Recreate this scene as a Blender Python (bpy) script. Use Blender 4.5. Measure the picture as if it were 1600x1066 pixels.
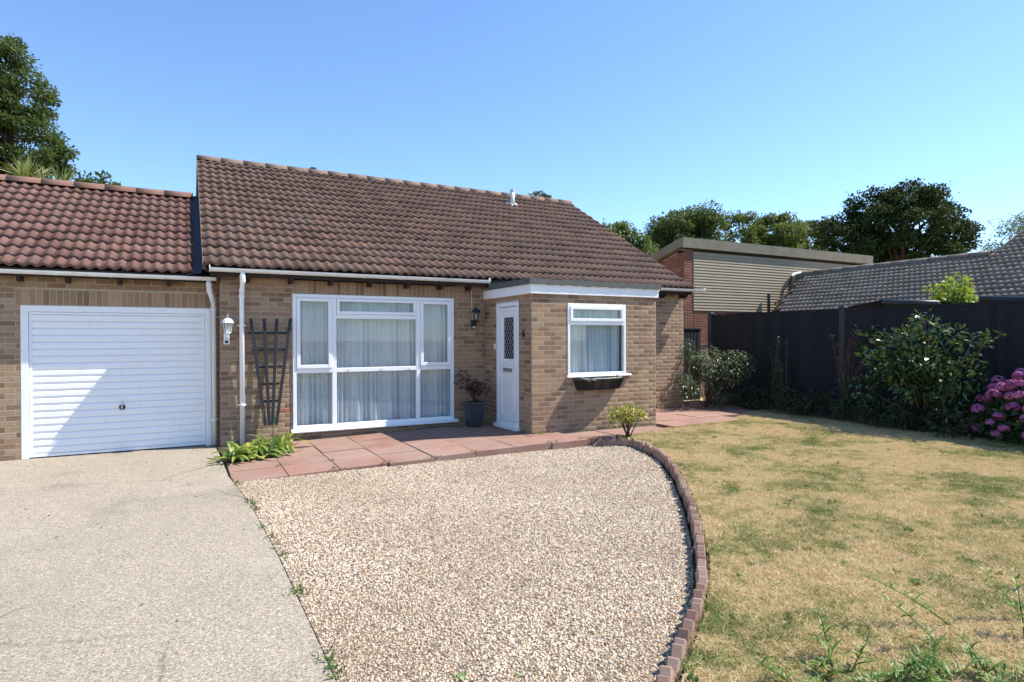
import bpy, bmesh, math, random
import numpy as np
from mathutils import Vector, Matrix
random.seed(7); rng = np.random.default_rng(11)
for o in list(bpy.data.objects): bpy.data.objects.remove(o)
S = bpy.context.scene; COL = S.collection
R = math.radians
# ---------------------------------------------------------------- camera, sky, sun, exposure
CAM = Vector((-4.812, -10.106, 1.505))
cd = bpy.data.cameras.new('camera'); cam = bpy.data.objects.new('camera', cd); COL.objects.link(cam)
cr, cu, cf = (Vector((0.88303574, -0.46929172, -0.00362909)), Vector((0.00477586, 0.0012534, 0.99998781)), Vector((0.46928145, 0.88304231, -0.00334807)))
m = Matrix.Identity(4)
for i in range(3): m[i][0], m[i][1], m[i][2], m[i][3] = cr[i], cu[i], -cf[i], CAM[i]
cam.matrix_world = m
cd.sensor_width = 36; cd.lens = 957.655/1600*36; cd.clip_end = 2000; cd.clip_start = 0.05
S.camera = cam
SUNV = Vector((3.1, -1.0, 4.1)).normalized()          # towards the sun
W = bpy.data.worlds.new('World'); S.world = W; W.use_nodes = True
nt = W.node_tree; bg = nt.nodes['Background']
sky = nt.nodes.new('ShaderNodeTexSky'); sky.sky_type = 'NISHITA'; sky.sun_disc = False
sky.sun_elevation = math.asin(SUNV.z); sky.sun_rotation = math.atan2(SUNV.x, SUNV.y)
sky.altitude = 0; sky.air_density = 1.0; sky.dust_density = 0.0; sky.ozone_density = 7.0
nt.links.new(sky.outputs[0], bg.inputs[0]); bg.inputs[1].default_value = 0.125
sd = bpy.data.lights.new('sun', 'SUN'); sd.energy = 4.3; sd.angle = R(0.53); sd.color = (1, .94, .84)
sun = bpy.data.objects.new('sun', sd); COL.objects.link(sun)
sun.rotation_euler = (-SUNV).to_track_quat('-Z', 'Y').to_euler(); sun.location = SUNV*60
V = S.view_settings; V.view_transform = 'Standard'; V.look = 'None'; V.exposure = 1.06; V.gamma = 1; V.use_curve_mapping = False
S.render.resolution_x, S.render.resolution_y = 1024, 682
S.cycles.max_bounces = 8; S.cycles.transparent_max_bounces = 16

# ---------------------------------------------------------------- materials
MATS = {}
def mix_rgb(N, L, fac, a, b, mode='MIX'):
    n = N.new('ShaderNodeMix'); n.data_type = 'RGBA'; n.blend_type = mode
    for sock, v in ((n.inputs[0], fac), (n.inputs[6], a), (n.inputs[7], b)):
        if hasattr(v, 'is_output'): L.new(v, sock)
        elif isinstance(v, (int, float)): sock.default_value = v
        else: sock.default_value = (*v, 1)
    return n.outputs[2]
def math_n(N, L, op, a, b=0.0):
    n = N.new('ShaderNodeMath'); n.operation = op
    for sock, v in ((n.inputs[0], a), (n.inputs[1], b)):
        if hasattr(v, 'is_output'): L.new(v, sock)
        else: sock.default_value = v
    return n.outputs[0]
def ramp(N, L, fac, stops, interp='LINEAR'):
    n = N.new('ShaderNodeValToRGB'); n.color_ramp.interpolation = interp
    e = n.color_ramp.elements
    while len(e) < len(stops): e.new(0.5)
    for k, (p, c) in enumerate(stops):
        e[k].position = p; e[k].color = (*c, 1) if not isinstance(c, (int, float)) else (c, c, c, 1)
    if fac is not None: L.new(fac, n.inputs[0])
    return n.outputs[0]
def newmat(name):
    M = bpy.data.materials.new(name); M.use_nodes = True
    N, L = M.node_tree.nodes, M.node_tree.links
    MATS[name] = M
    return M, N, L, N['Principled BSDF']
def coords(N, L, kind='pos'):
    if kind == 'pos': return N.new('ShaderNodeNewGeometry').outputs['Position']
    return N.new('ShaderNodeTexCoord').outputs['Object']
def noise(N, L, co, scale, detail=4, rough=.55, dist=0):
    n = N.new('ShaderNodeTexNoise'); n.inputs['Scale'].default_value = scale; n.inputs['Detail'].default_value = detail
    n.inputs['Roughness'].default_value = rough; n.inputs['Distortion'].default_value = dist
    L.new(co, n.inputs['Vector']); return n.outputs['Fac']
def voro(N, L, co, scale, out='Distance', feature='F1'):
    n = N.new('ShaderNodeTexVoronoi'); n.inputs['Scale'].default_value = scale; n.feature = feature
    L.new(co, n.inputs['Vector']); return n.outputs[out]
def bump(N, L, B, h, strength, dist=.01):
    n = N.new('ShaderNodeBump'); n.inputs['Strength'].default_value = strength; n.inputs['Distance'].default_value = dist
    L.new(h, n.inputs['Height']); L.new(n.outputs[0], B.inputs['Normal'])
def rnd(N, L):
    """one number per piece, whether it is an object, an instance or an island of a joined mesh"""
    a = N.new('ShaderNodeObjectInfo').outputs['Random']; b = N.new('ShaderNodeNewGeometry').outputs['Random Per Island']
    return math_n(N, L, 'FRACT', math_n(N, L, 'ADD', a, b))
def rnd2(N, L, r, k): return math_n(N, L, 'FRACT', math_n(N, L, 'MULTIPLY', r, k))
def plain(name, col, rough=.5, spec=.5, nz=0.0, nscale=8, metal=0, bmp=0, bscale=60):
    M, N, L, B = newmat(name)
    B.inputs['Roughness'].default_value = rough; B.inputs['Metallic'].default_value = metal
    B.inputs['Specular IOR Level'].default_value = spec
    if nz:
        co = coords(N, L); n = noise(N, L, co, nscale)
        c = mix_rgb(N, L, n, [x*(1-nz) for x in col], [min(1, x*(1+nz)) for x in col]); L.new(c, B.inputs['Base Color'])
        if bmp: bump(N, L, B, noise(N, L, co, bscale, 3), bmp)
    else: B.inputs['Base Color'].default_value = (*col, 1)
    return M
def brickmat(name, stops, dirt=.25):
    M, N, L, B = newmat(name); r = rnd(N, L); co = coords(N, L)
    c = ramp(N, L, r, stops)
    n1 = noise(N, L, co, 45, 5, .7); c = mix_rgb(N, L, .75, c, mix_rgb(N, L, n1, (.62, .61, .60), (1.36, 1.36, 1.35)), 'MULTIPLY')
    n2 = noise(N, L, co, 1.6, 5, .6); c = mix_rgb(N, L, ramp(N, L, n2, [(.45, 0.0), (.75, dirt)]), c, (.09, .075, .06))
    L.new(c, B.inputs['Base Color']); B.inputs['Roughness'].default_value = .92; B.inputs['Specular IOR Level'].default_value = .25
    bump(N, L, B, noise(N, L, co, 160, 4, .7), .3, .003)
    return M
brickmat('brick_tan', [(0, (.19, .115, .07)), (.2, (.30, .192, .118)), (.45, (.36, .245, .155)), (.62, (.315, .198, .123)), (.78, (.385, .275, .182)), (.9, (.265, .152, .095)), (.992, (.245, .165, .12)), (1, (.42, .145, .075))])
brickmat('brick_red', [(0, (.18, .08, .055)), (.5, (.245, .112, .078)), (.8, (.21, .09, .064)), (1, (.29, .15, .105))], .1)
brickmat('brick_edge', [(0, (.22, .125, .095)), (.4, (.30, .19, .145)), (.7, (.37, .26, .205)), (1, (.27, .16, .115))], .4)
plain('mortar', (.40, .335, .25), .95, .2, .25, 25, bmp=.4, bscale=180)
plain('mortar_red', (.30, .22, .17), .95, .2, .2, 25)
def tilemat(name, stops, moss, fleck=.5):
    M, N, L, B = newmat(name); r = rnd(N, L); co = coords(N, L)
    c = ramp(N, L, r, stops)
    n1 = noise(N, L, co, 9, 6, .65); c = mix_rgb(N, L, .8, c, mix_rgb(N, L, n1, (.66, .66, .67), (1.34, 1.33, 1.30)), 'MULTIPLY')
    n2 = noise(N, L, co, 38, 5, .7); c = mix_rgb(N, L, ramp(N, L, n2, [(.54, 0.0), (.72, .5)]), c, moss)
    n4 = noise(N, L, co, 2.1, 3); f = voro(N, L, co, 9.0); f2 = math_n(N, L, 'MULTIPLY', ramp(N, L, math_n(N, L, 'ADD', f, math_n(N, L, 'MULTIPLY', noise(N, L, co, 70, 3), .22)), [(.19, 1.0), (.24, 0.0)]), ramp(N, L, n4, [(.5, 0.0), (.6, fleck)]))
    c = mix_rgb(N, L, f2, c, (.46, .40, .32))
    L.new(c, B.inputs['Base Color']); B.inputs['Roughness'].default_value = .88; B.inputs['Specular IOR Level'].default_value = .3
    bump(N, L, B, noise(N, L, co, 120, 4, .7), .5, .004)
    return M
tilemat('tile_brown', [(0, (.090, .055, .042)), (.35, (.116, .070, .053)), (.7, (.132, .081, .061)), (.9, (.108, .073, .059)), (1, (.152, .087, .063))], (.05, .04, .034))
tilemat('tile_red', [(0, (.115, .06, .048)), (.4, (.148, .078, .062)), (.75, (.138, .08, .066)), (1, (.175, .092, .072))], (.05, .04, .036), .9)
tilemat('tile_grey', [(0, (.17, .138, .108)), (.5, (.205, .168, .132)), (1, (.24, .20, .16))], (.11, .092, .074), .3)
tilemat('ridge_red', [(0, (.165, .09, .068)), (1, (.195, .108, .082))], (.09, .065, .052), .4)
tilemat('ridge_brown', [(0, (.15, .108, .085)), (1, (.19, .14, .11))], (.07, .06, .05), .9)
plain('upvc', (.82, .83, .86), .28, .5)
def grimy(name, col, rough, amt):
    M, N, L, B = newmat(name); co = coords(N, L); mp = N.new('ShaderNodeMapping'); mp.inputs['Scale'].default_value = (9, 9, .8); L.new(co, mp.inputs[0])
    a = noise(N, L, mp.outputs[0], 1.0, 5, .65); b = noise(N, L, co, 2.2, 5, .6)
    f = math_n(N, L, 'MULTIPLY', math_n(N, L, 'ADD', ramp(N, L, a, [(.5, 0.0), (.8, 1.0)]), ramp(N, L, b, [(.52, 0.0), (.8, .7)])), amt)
    L.new(mix_rgb(N, L, f, col, (.33, .31, .27)), B.inputs['Base Color']); L.new(math_n(N, L, 'ADD', math_n(N, L, 'MULTIPLY', b, .25), rough-.1), B.inputs['Roughness'])
    bump(N, L, B, noise(N, L, co, 3, 2), .08, .01)
grimy('white_paint', (.83, .84, .86), .4, .09)
grimy('gutter_pvc', (.74, .74, .73), .45, .5)
plain('dark_wood', (.028, .02, .016), .75, .3, .3, 20)
plain('black_metal', (.012, .013, .018), .45, .5)
plain('trellis_paint', (.022, .024, .034), .7, .4, .3, 30)
plain('pot_plastic', (.028, .032, .042), .42, .5, .2, 6)
plain('lead', (.035, .042, .058), .65, .4, .35, 10)
plain('felt', (.10, .105, .10), .9, .3, .45, 9, bmp=.5)
plain('soil', (.06, .046, .034), .98, .1, .4, 14, bmp=.8, bscale=40)
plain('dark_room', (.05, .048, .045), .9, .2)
plain('bulb_glass', (.75, .74, .70), .15, .5)
plain('stone_fascia', (.185, .165, .125), .9, .3, .35, 3, bmp=.3)
plain('cladding', (.31, .255, .17), .7, .3, .12, 2)
plain('flue_metal', (.56, .57, .58), .4, .5, .1, 10)
plain('steel', (.5, .5, .5), .35, .5, metal=.8)
plain('concrete_post', (.05, .05, .052), .9, .3, .2, 10, bmp=.3)
plain('bark', (.075, .058, .042), .95, .2, .45, 12, bmp=.8, bscale=25)
plain('twig', (.12, .085, .055), .9, .2, .3, 20)
plain('dead_twig', (.62, .58, .50), .8, .3, .2, 20)
plain('canopy_black', (.02, .021, .023), .45, .5, .3, 8)
M, N, L, B = newmat('fence_paint'); co = coords(N, L); r = rnd(N, L)
c = ramp(N, L, r, [(0, (.008, .009, .014)), (1, (.019, .020, .028))])
c = mix_rgb(N, L, noise(N, L, co, 6, 5), c, (.012, .013, .019)); L.new(c, B.inputs['Base Color']); B.inputs['Roughness'].default_value = .8; B.inputs['Specular IOR Level'].default_value = .3
M, N, L, B = newmat('net'); B.inputs['Base Color'].default_value = (.88, .90, .92, 1); B.inputs['Roughness'].default_value = .9; B.inputs['Specular IOR Level'].default_value = .1
t = N.new('ShaderNodeBsdfTranslucent'); t.inputs[0].default_value = (.8, .85, .9, 1); mx = N.new('ShaderNodeMixShader'); mx.inputs[0].default_value = .3
L.new(B.outputs[0], mx.inputs[1]); L.new(t.outputs[0], mx.inputs[2]); L.new(mx.outputs[0], N['Material Output'].inputs[0])
def glassmat(name, tint):
    M, N, L, B = newmat(name); N.remove(B)
    tr = N.new('ShaderNodeBsdfTransparent'); tr.inputs[0].default_value = (*tint, 1); gl = N.new('ShaderNodeBsdfGlossy'); gl.inputs['Roughness'].default_value = .012
    lw = N.new('ShaderNodeLayerWeight'); mx = N.new('ShaderNodeMixShader')
    fr = math_n(N, L, 'ADD', math_n(N, L, 'MULTIPLY', math_n(N, L, 'POWER', lw.outputs['Facing'], 5.0), .94), .045); L.new(fr, mx.inputs[0]); L.new(tr.outputs[0], mx.inputs[1]); L.new(gl.outputs[0], mx.inputs[2]); L.new(mx.outputs[0], N['Material Output'].inputs[0])
glassmat('glass', (.90, .945, .955)); glassmat('glass_dark', (.35, .37, .38))
# ground surfaces
M, N, L, B = newmat('concrete'); co = coords(N, L)
n1 = noise(N, L, co, .9, 5, .6); c = mix_rgb(N, L, n1, (.26, .235, .20), (.325, .295, .25))
v = voro(N, L, co, 120, 'Color'); sp = N.new('ShaderNodeSeparateColor'); L.new(v, sp.inputs[0])
c = mix_rgb(N, L, .85, c, ramp(N, L, sp.outputs[0], [(0, (.38, .35, .32)), (.18, (.85, .82, .78)), (.75, (1.1, 1.06, 1.0)), (1, (1.8, 1.7, 1.52))]), 'MULTIPLY')
v2 = voro(N, L, co, 190, 'Color'); sp2 = N.new('ShaderNodeSeparateColor'); L.new(v2, sp2.inputs[0])
c = mix_rgb(N, L, .6, c, ramp(N, L, sp2.outputs[1], [(0, (.5, .48, .46)), (.5, (1, .98, .95)), (1, (1.5, 1.45, 1.4))]), 'MULTIPLY')
n3 = noise(N, L, co, 1.7, 7, .72, .8); c = mix_rgb(N, L, ramp(N, L, n3, [(.56, 0.0), (.75, .4)]), c, (.42, .39, .33))
n5 = noise(N, L, co, .45, 4, .6); c = mix_rgb(N, L, ramp(N, L, n5, [(.5, 0.0), (.72, .35)]), c, (.17, .15, .12))
ns = N.new('ShaderNodeTexNoise'); ns.inputs['Scale'].default_value = 2.5; ns.inputs['Detail'].default_value = 5; L.new(co, ns.inputs['Vector'])
dv = mix_rgb(N, L, .12, co, ns.outputs['Color'], 'ADD'); ck = voro(N, L, dv, .33, 'Distance', 'DISTANCE_TO_EDGE')
c = mix_rgb(N, L, math_n(N, L, 'MULTIPLY', ramp(N, L, ck, [(.0015, .75), (.0045, 0.0)]), ramp(N, L, noise(N, L, co, .7, 3), [(.45, 0.0), (.6, 1.0)])), c, (.07, .06, .045))
st_ = noise(N, L, co, .8, 6, .65, .4); c = mix_rgb(N, L, ramp(N, L, st_, [(.54, 0.0), (.68, .4)]), c, (.13, .115, .09))
L.new(c, B.inputs['Base Color']); B.inputs['Roughness'].default_value = .95; B.inputs['Specular IOR Level'].default_value = .2
bump(N, L, B, math_n(N, L, 'ADD', math_n(N, L, 'MULTIPLY', sp2.outputs[1], .5), noise(N, L, co, 240, 4)), .3, .005)
M, N, L, B = newmat('slab_red'); co = coords(N, L); r = rnd(N, L)
c = ramp(N, L, r, [(0, (.225, .115, .085)), (.4, (.26, .138, .104)), (.75, (.24, .135, .102)), (1, (.285, .165, .128))])
c = mix_rgb(N, L, .9, c, mix_rgb(N, L, noise(N, L, co, 5, 7, .7), (.55, .56, .58), (1.45, 1.42, 1.38)), 'MULTIPLY')
c = mix_rgb(N, L, ramp(N, L, noise(N, L, co, 1.3, 5, .65), [(.42, 0.0), (.68, .65)]), c, (.28, .205, .165))
c = mix_rgb(N, L, ramp(N, L, voro(N, L, co, 120), [(.15, .5), (.3, 0.0)]), c, (.42, .33, .29))
L.new(c, B.inputs['Base Color']); B.inputs['Roughness'].default_value = .9; bump(N, L, B, noise(N, L, co, 130, 5, .7), .45, .004)
M, N, L, B = newmat('pebble'); r = rnd(N, L)
c = ramp(N, L, r, [(0, (.09, .065, .045)), (.1, (.22, .155, .095)), (.2, (.42, .32, .21)), (.4, (.58, .48, .355)), (.6, (.53, .42, .295)), (.72, (.68, .61, .50)), (.82, (.40, .24, .12)), (.9, (.28, .235, .20)), (.96, (.60, .54, .46)), (1, (.74, .70, .62))])
co = coords(N, L); c = mix_rgb(N, L, ramp(N, L, noise(N, L, co, .8, 4), [(.45, .0), (.72, .45)]), c, (.26, .185, .12))
L.new(c, B.inputs['Base Color']); B.inputs['Roughness'].default_value = .75
M, N, L, B = newmat('gravel_base'); co = coords(N, L); v = voro(N, L, co, 70, 'Color'); sp = N.new('ShaderNodeSeparateColor'); L.new(v, sp.inputs[0])
c = ramp(N, L, sp.outputs[0], [(0, (.07, .05, .035)), (.5, (.17, .125, .085)), (1, (.30, .23, .16))]); L.new(c, B.inputs['Base Color']); B.inputs['Roughness'].default_value = .95
bump(N, L, B, sp.outputs[0], .8, .01)
def grass_cols(N, L, co):
    a = noise(N, L, co, 1.1, 6, .7, .4); b = noise(N, L, co, 5.5, 5, .7)
    f = math_n(N, L, 'ADD', math_n(N, L, 'MULTIPLY', math_n(N, L, 'SUBTRACT', a, .5), 1.25), math_n(N, L, 'MULTIPLY', math_n(N, L, 'SUBTRACT', b, .5), .6)); f = math_n(N, L, 'ADD', f, .53)
    return f
M, N, L, B = newmat('grass'); co = coords(N, L); f = grass_cols(N, L, co); r = rnd(N, L)
f = math_n(N, L, 'ADD', f, math_n(N, L, 'MULTIPLY', math_n(N, L, 'SUBTRACT', r, .5), .34))
# greener beside the paths and the edging bricks, as watered turf is
c = ramp(N, L, f, [(.30, (.13, .19, .05)), (.40, (.29, .29, .10)), (.46, (.50, .41, .19)), (.56, (.62, .48, .26)), (.70, (.72, .60, .38)), (.82, (.50, .33, .16))])
L.new(c, B.inputs['Base Color']); B.inputs['Roughness'].default_value = .8; B.inputs['Specular IOR Level'].default_value = .2
t = N.new('ShaderNodeBsdfTranslucent'); L.new(c, t.inputs[0]); mx = N.new('ShaderNodeMixShader'); mx.inputs[0].default_value = .25
L.new(B.outputs[0], mx.inputs[1]); L.new(t.outputs[0], mx.inputs[2]); L.new(mx.outputs[0], N['Material Output'].inputs[0])
M, N, L, B = newmat('turf'); co = coords(N, L); f = grass_cols(N, L, co)
c = ramp(N, L, f, [(.32, (.14, .16, .05)), (.44, (.36, .285, .135)), (.62, (.47, .36, .19)), (.8, (.36, .255, .125))])
c = mix_rgb(N, L, .8, c, mix_rgb(N, L, noise(N, L, co, 60, 4, .7), (.5, .5, .5), (1.45, 1.45, 1.45)), 'MULTIPLY')
L.new(c, B.inputs['Base Color']); B.inputs['Roughness'].default_value = .98; bump(N, L, B, noise(N, L, co, 90, 4, .7), .8, .02)
def leafmat(name, stops, rough=.5, trans=.3, spec=.5, tint=None, per_object=False):
    M, N, L, B = newmat(name); r = rnd(N, L)
    if per_object: r = math_n(N, L, 'ADD', math_n(N, L, 'MULTIPLY', N.new('ShaderNodeObjectInfo').outputs['Random'], .8), math_n(N, L, 'MULTIPLY', r, .2))
    r = r; c = ramp(N, L, r, stops)
    L.new(c, B.inputs['Base Color']); B.inputs['Roughness'].default_value = rough; B.inputs['Specular IOR Level'].default_value = spec
    t = N.new('ShaderNodeBsdfTranslucent'); L.new(mix_rgb(N, L, .5, c, tint or (.25, .32, .05)), t.inputs[0]); mx = N.new('ShaderNodeMixShader'); mx.inputs[0].default_value = trans
    L.new(B.outputs[0], mx.inputs[1]); L.new(t.outputs[0], mx.inputs[2]); L.new(mx.outputs[0], N['Material Output'].inputs[0])
leafmat('leaf_oak', [(0, (.026, .048, .014)), (.5, (.045, .078, .022)), (1, (.075, .112, .03))], .6, .25, .25)
leafmat('leaf_dark', [(0, (.013, .027, .010)), (.5, (.021, .042, .014)), (1, (.036, .063, .02))], .7, .08, .15)
leafmat('leaf_mid', [(0, (.035, .062, .016)), (.5, (.075, .112, .03)), (1, (.115, .15, .04))], .6, .3, .25)
leafmat('leaf_light', [(0, (.045, .085, .02)), (.5, (.075, .125, .032)), (1, (.11, .16, .042))], .55, .3)
leafmat('leaf_birch', [(0, (.06, .095, .035)), (.5, (.09, .125, .05)), (1, (.13, .16, .07))], .6, .3)
leafmat('leaf_gloss', [(0, (.03, .065, .018)), (.6, (.055, .105, .028)), (.97, (.10, .16, .04)), (1, (.30, .20, .03))], .24, .12, .6)
leafmat('leaf_fuchsia', [(0, (.035, .058, .028)), (.6, (.062, .088, .042)), (1, (.12, .14, .075))], .42, .2)
leafmat('leaf_hydrangea', [(0, (.025, .055, .016)), (1, (.055, .10, .028))], .45, .2)
leafmat('leaf_variegated', [(0, (.14, .17, .03)), (.3, (.36, .36, .06)), (.6, (.50, .45, .08)), (.8, (.20, .24, .05)), (.92, (.42, .20, .04)), (1, (.58, .54, .22))], .45, .25)
leafmat('leaf_lily', [(0, (.06, .13, .03)), (.3, (.14, .24, .05)), (.55, (.28, .36, .07)), (.8, (.46, .47, .09)), (1, (.55, .50, .20))], .45, .4)
leafmat('leaf_yellowgreen', [(0, (.12, .22, .02)), (.5, (.22, .34, .035)), (.86, (.34, .44, .05)), (.93, (.30, .07, .03)), (1, (.36, .10, .05))], .5, .45, .5, (.4, .5, .04))
leafmat('leaf_maroon', [(0, (.035, .012, .012)), (1, (.075, .022, .018))], .5, .2, .5, (.12, .03, .02))
leafmat('leaf_dry', [(0, (.10, .055, .03)), (.5, (.16, .09, .05)), (1, (.22, .15, .10))], .8, .2, .2, (.2, .1, .05))
leafmat('leaf_weed', [(0, (.06, .12, .025)), (.5, (.11, .20, .035)), (.85, (.17, .27, .05)), (1, (.30, .34, .06))], .45, .4)
leafmat('leaf_cordyline', [(0, (.13, .17, .05)), (.6, (.22, .25, .08)), (1, (.34, .33, .14))], .45, .3)
leafmat('leaf_lawn', [(0, (.05, .10, .03)), (.5, (.09, .15, .04)), (1, (.15, .20, .06))], .8, .3, .1)
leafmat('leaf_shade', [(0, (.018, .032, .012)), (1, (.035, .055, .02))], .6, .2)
leafmat('petal', [(0, (.25, .055, .19)), (.3, (.42, .13, .30)), (.6, (.50, .16, .27)), (.85, (.36, .15, .38)), (1, (.58, .26, .36))], .7, .25, .2, (.5, .2, .4), True)
leafmat('petal_pale', [(0, (.45, .28, .34)), (1, (.55, .36, .40))], .7, .25, .2, (.5, .3, .4))

# ---------------------------------------------------------------- mesh helpers
class MB:
    def __init__(s): s.v = []; s.f = []
    def raw(s, vs, fs):
        b = len(s.v); s.v += [tuple(p) for p in vs]; s.f += [tuple(i+b for i in f) for f in fs]; return s
    def box(s, x0, x1, y0, y1, z0, z1):
        return s.raw([(x0,y0,z0),(x1,y0,z0),(x1,y1,z0),(x0,y1,z0),(x0,y0,z1),(x1,y0,z1),(x1,y1,z1),(x0,y1,z1)],
                     [(0,3,2,1),(4,5,6,7),(0,1,5,4),(1,2,6,5),(2,3,7,6),(3,0,4,7)])
    def tube(s, pts, rad, n=8, cap=True):
        pts = [Vector(p) for p in pts]; k = len(pts); rs = rad if isinstance(rad, (list, tuple)) else [rad]*k
        b = len(s.v); prev = None
        for i, p in enumerate(pts):
            d = (pts[min(i+1, k-1)]-pts[max(i-1, 0)]).normalized()
            a = prev if prev is not None else (Vector((1, 0, 0)) if abs(d.x) < .8 else Vector((0, 1, 0)))
            u = (a-d*a.dot(d)).normalized(); w = d.cross(u); prev = u
            for j in range(n):
                t = 2*math.pi*j/n; s.v.append(tuple(p+(u*math.cos(t)+w*math.sin(t))*rs[i]))
        for i in range(k-1):
            for j in range(n): s.f.append((b+i*n+j, b+i*n+(j+1) % n, b+(i+1)*n+(j+1) % n, b+(i+1)*n+j))
        if cap: s.f.append(tuple(b+j for j in range(n-1, -1, -1))); s.f.append(tuple(b+(k-1)*n+j for j in range(n)))
        return s
    def lathe(s, c, prof, n=16):
        b = len(s.v)
        for r_, z in prof:
            for j in range(n):
                t = 2*math.pi*j/n; s.v.append((c[0]+r_*math.cos(t), c[1]+r_*math.sin(t), c[2]+z))
        for i in range(len(prof)-1):
            for j in range(n): s.f.append((b+i*n+j, b+i*n+(j+1) % n, b+(i+1)*n+(j+1) % n, b+(i+1)*n+j))
        s.f.append(tuple(b+j for j in range(n-1, -1, -1))); s.f.append(tuple(b+(len(prof)-1)*n+j for j in range(n)))
        return s
    def extrude(s, prof, axis, a0, a1):
        """closed profile (list of 2d) swept along an axis: axis 0 -> prof is (y,z), axis 1 -> (x,z)"""
        n = len(prof); f3 = (lambda p, a: (a, p[0], p[1])) if axis == 0 else (lambda p, a: (p[0], a, p[1]))
        vs = [f3(p, a0) for p in prof]+[f3(p, a1) for p in prof]
        return s.raw(vs, [(i, (i+1) % n, n+(i+1) % n, n+i) for i in range(n)]+[tuple(range(n-1, -1, -1)), tuple(range(n, 2*n))])
    def mesh(s, name, mat, smooth=False):
        me = bpy.data.meshes.new(name); me.from_pydata(s.v, [], s.f); me.materials.append(MATS[mat]); me.update()
        if smooth: me.polygons.foreach_set('use_smooth', [True]*len(me.polygons))
        return me
    def build(s, name, mat, parent=None, smooth=False, bevel=0, fix=True):
        me = s.mesh(name, mat, smooth)
        if fix:
            bm = bmesh.new(); bm.from_mesh(me); bmesh.ops.recalc_face_normals(bm, faces=bm.faces); bm.to_mesh(me); bm.free()
        return link(name, me, parent, bevel)
def link(name, me, parent=None, bevel=0):
    o = bpy.data.objects.new(name, me); COL.objects.link(o)
    if parent: o.parent = parent
    if bevel:
        b = o.modifiers.new('bevel', 'BEVEL'); b.width = bevel; b.segments = 2; b.limit_method = 'ANGLE'
    return o
def tag(o, label=None, cat=None, group=None, kind=None):
    if label: o['label'] = label
    if cat: o['category'] = cat
    if group: o['group'] = group
    if kind: o['kind'] = kind
    return o
def thing(name, label, cat, group=None):
    o = bpy.data.objects.new(name, None); COL.objects.link(o); o.empty_display_size = .1
    return tag(o, label, cat, group)
def npmesh(name, verts, faces4, mat, smooth=False):
    me = bpy.data.meshes.new(name); nv = len(verts); nf = len(faces4); k = faces4.shape[1]
    me.vertices.add(nv); me.vertices.foreach_set('co', np.ascontiguousarray(verts, dtype=np.float32).ravel())
    me.loops.add(nf*k); me.loops.foreach_set('vertex_index', np.ascontiguousarray(faces4, dtype=np.int32).ravel())
    me.polygons.add(nf); me.polygons.foreach_set('loop_start', np.arange(0, nf*k, k, dtype=np.int32))
    me.materials.append(MATS[mat]); me.update(calc_edges=True)
    if smooth: me.polygons.foreach_set('use_smooth', np.ones(nf, dtype=bool))
    return me
def unit(a): return a/np.maximum(np.linalg.norm(a, axis=1, keepdims=True), 1e-9)
def leaves(name, P, D, Nn, ln, wd, mat, parent=None, fold=.25, droop=0.0):
    """P base points, D direction, Nn face normal hints, ln lengths, wd widths: two-sided folded leaf of four corners"""
    D = unit(D); Sd = unit(np.cross(D, Nn)); Up = np.cross(Sd, D)
    ln = ln[:, None]; wd = wd[:, None]
    tip = P+D*ln; tip[:, 2] -= droop*ln[:, 0]
    mid = P+D*ln*.45
    a = mid+Sd*wd*.5+Up*wd*fold; b = mid-Sd*wd*.5+Up*wd*fold
    n = len(P); Vv = np.stack([P, a, tip, b], 1).reshape(-1, 3)
    F = np.arange(n*4).reshape(n, 4)
    return link(name, npmesh(name, Vv, F, mat), parent)

# ---------------------------------------------------------------- ground, drive, paving, gravel, lawn
def sheet(name, pts, z, mat, kind='structure', label=None, thick=0.0):
    bm = bmesh.new(); vs = [bm.verts.new((x, y, z)) for x, y in pts]; f = bm.faces.new(vs)
    bmesh.ops.recalc_face_normals(bm, faces=[f])
    if f.normal.z < 0: f.normal_flip()
    if thick:
        r_ = bmesh.ops.extrude_face_region(bm, geom=[f]); top = [g for g in r_['geom'] if isinstance(g, bmesh.types.BMVert)]
        for v_ in top: v_.co.z = z
        for v_ in vs: v_.co.z = z-thick
        bmesh.ops.recalc_face_normals(bm, faces=bm.faces)
    bmesh.ops.triangulate(bm, faces=bm.faces)
    me = bpy.data.meshes.new(name); bm.to_mesh(me); bm.free(); me.materials.append(MATS[mat])
    o = link(name, me); tag(o, label, None, None, kind); return o
sheet('ground', [(-600, -600), (600, -600), (600, 600), (-600, 600)], -.17, 'turf', label='dry grassy ground reaching away beyond the gardens')
sheet('driveway', [(-13, -22), (-4.17, -22), (-4.2, -6.8), (-4.22, -5.2), (-4.26, -3.9), (-4.32, -2.9), (-4.38, -2.2), (-4.42, 0.0), (-4.42, .42), (-13, .42)], -.10, 'concrete', label='pale worn concrete driveway in front of the garage', thick=.12)
EDGE = [(.62, -2.62), (.86, -2.66), (1.03, -2.86), (1.0, -3.19), (.69, -3.94), (.06, -4.89), (-.64, -5.79), (-1.23, -6.49), (-1.68, -6.98), (-2.02, -7.32), (-2.28, -7.54), (-2.52, -7.72), (-2.72, -7.87), (-2.88, -7.98), (-3.0, -8.08), (-3.22, -8.28), (-3.45, -8.5)]
gravel = sheet('gravel', [(-4.185, -9.2), (-4.192, -6.8), (-4.212, -5.2), (-4.252, -3.9), (-4.312, -2.9), (-4.35, -2.45), (.6, -2.45)]+[(x-.05, y+.02) for x, y in EDGE[1:]]+[(-3.6, -9.2)], -.106, 'gravel_base', 'stuff', 'loose pale golden gravel filling the curved front bed')
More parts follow.
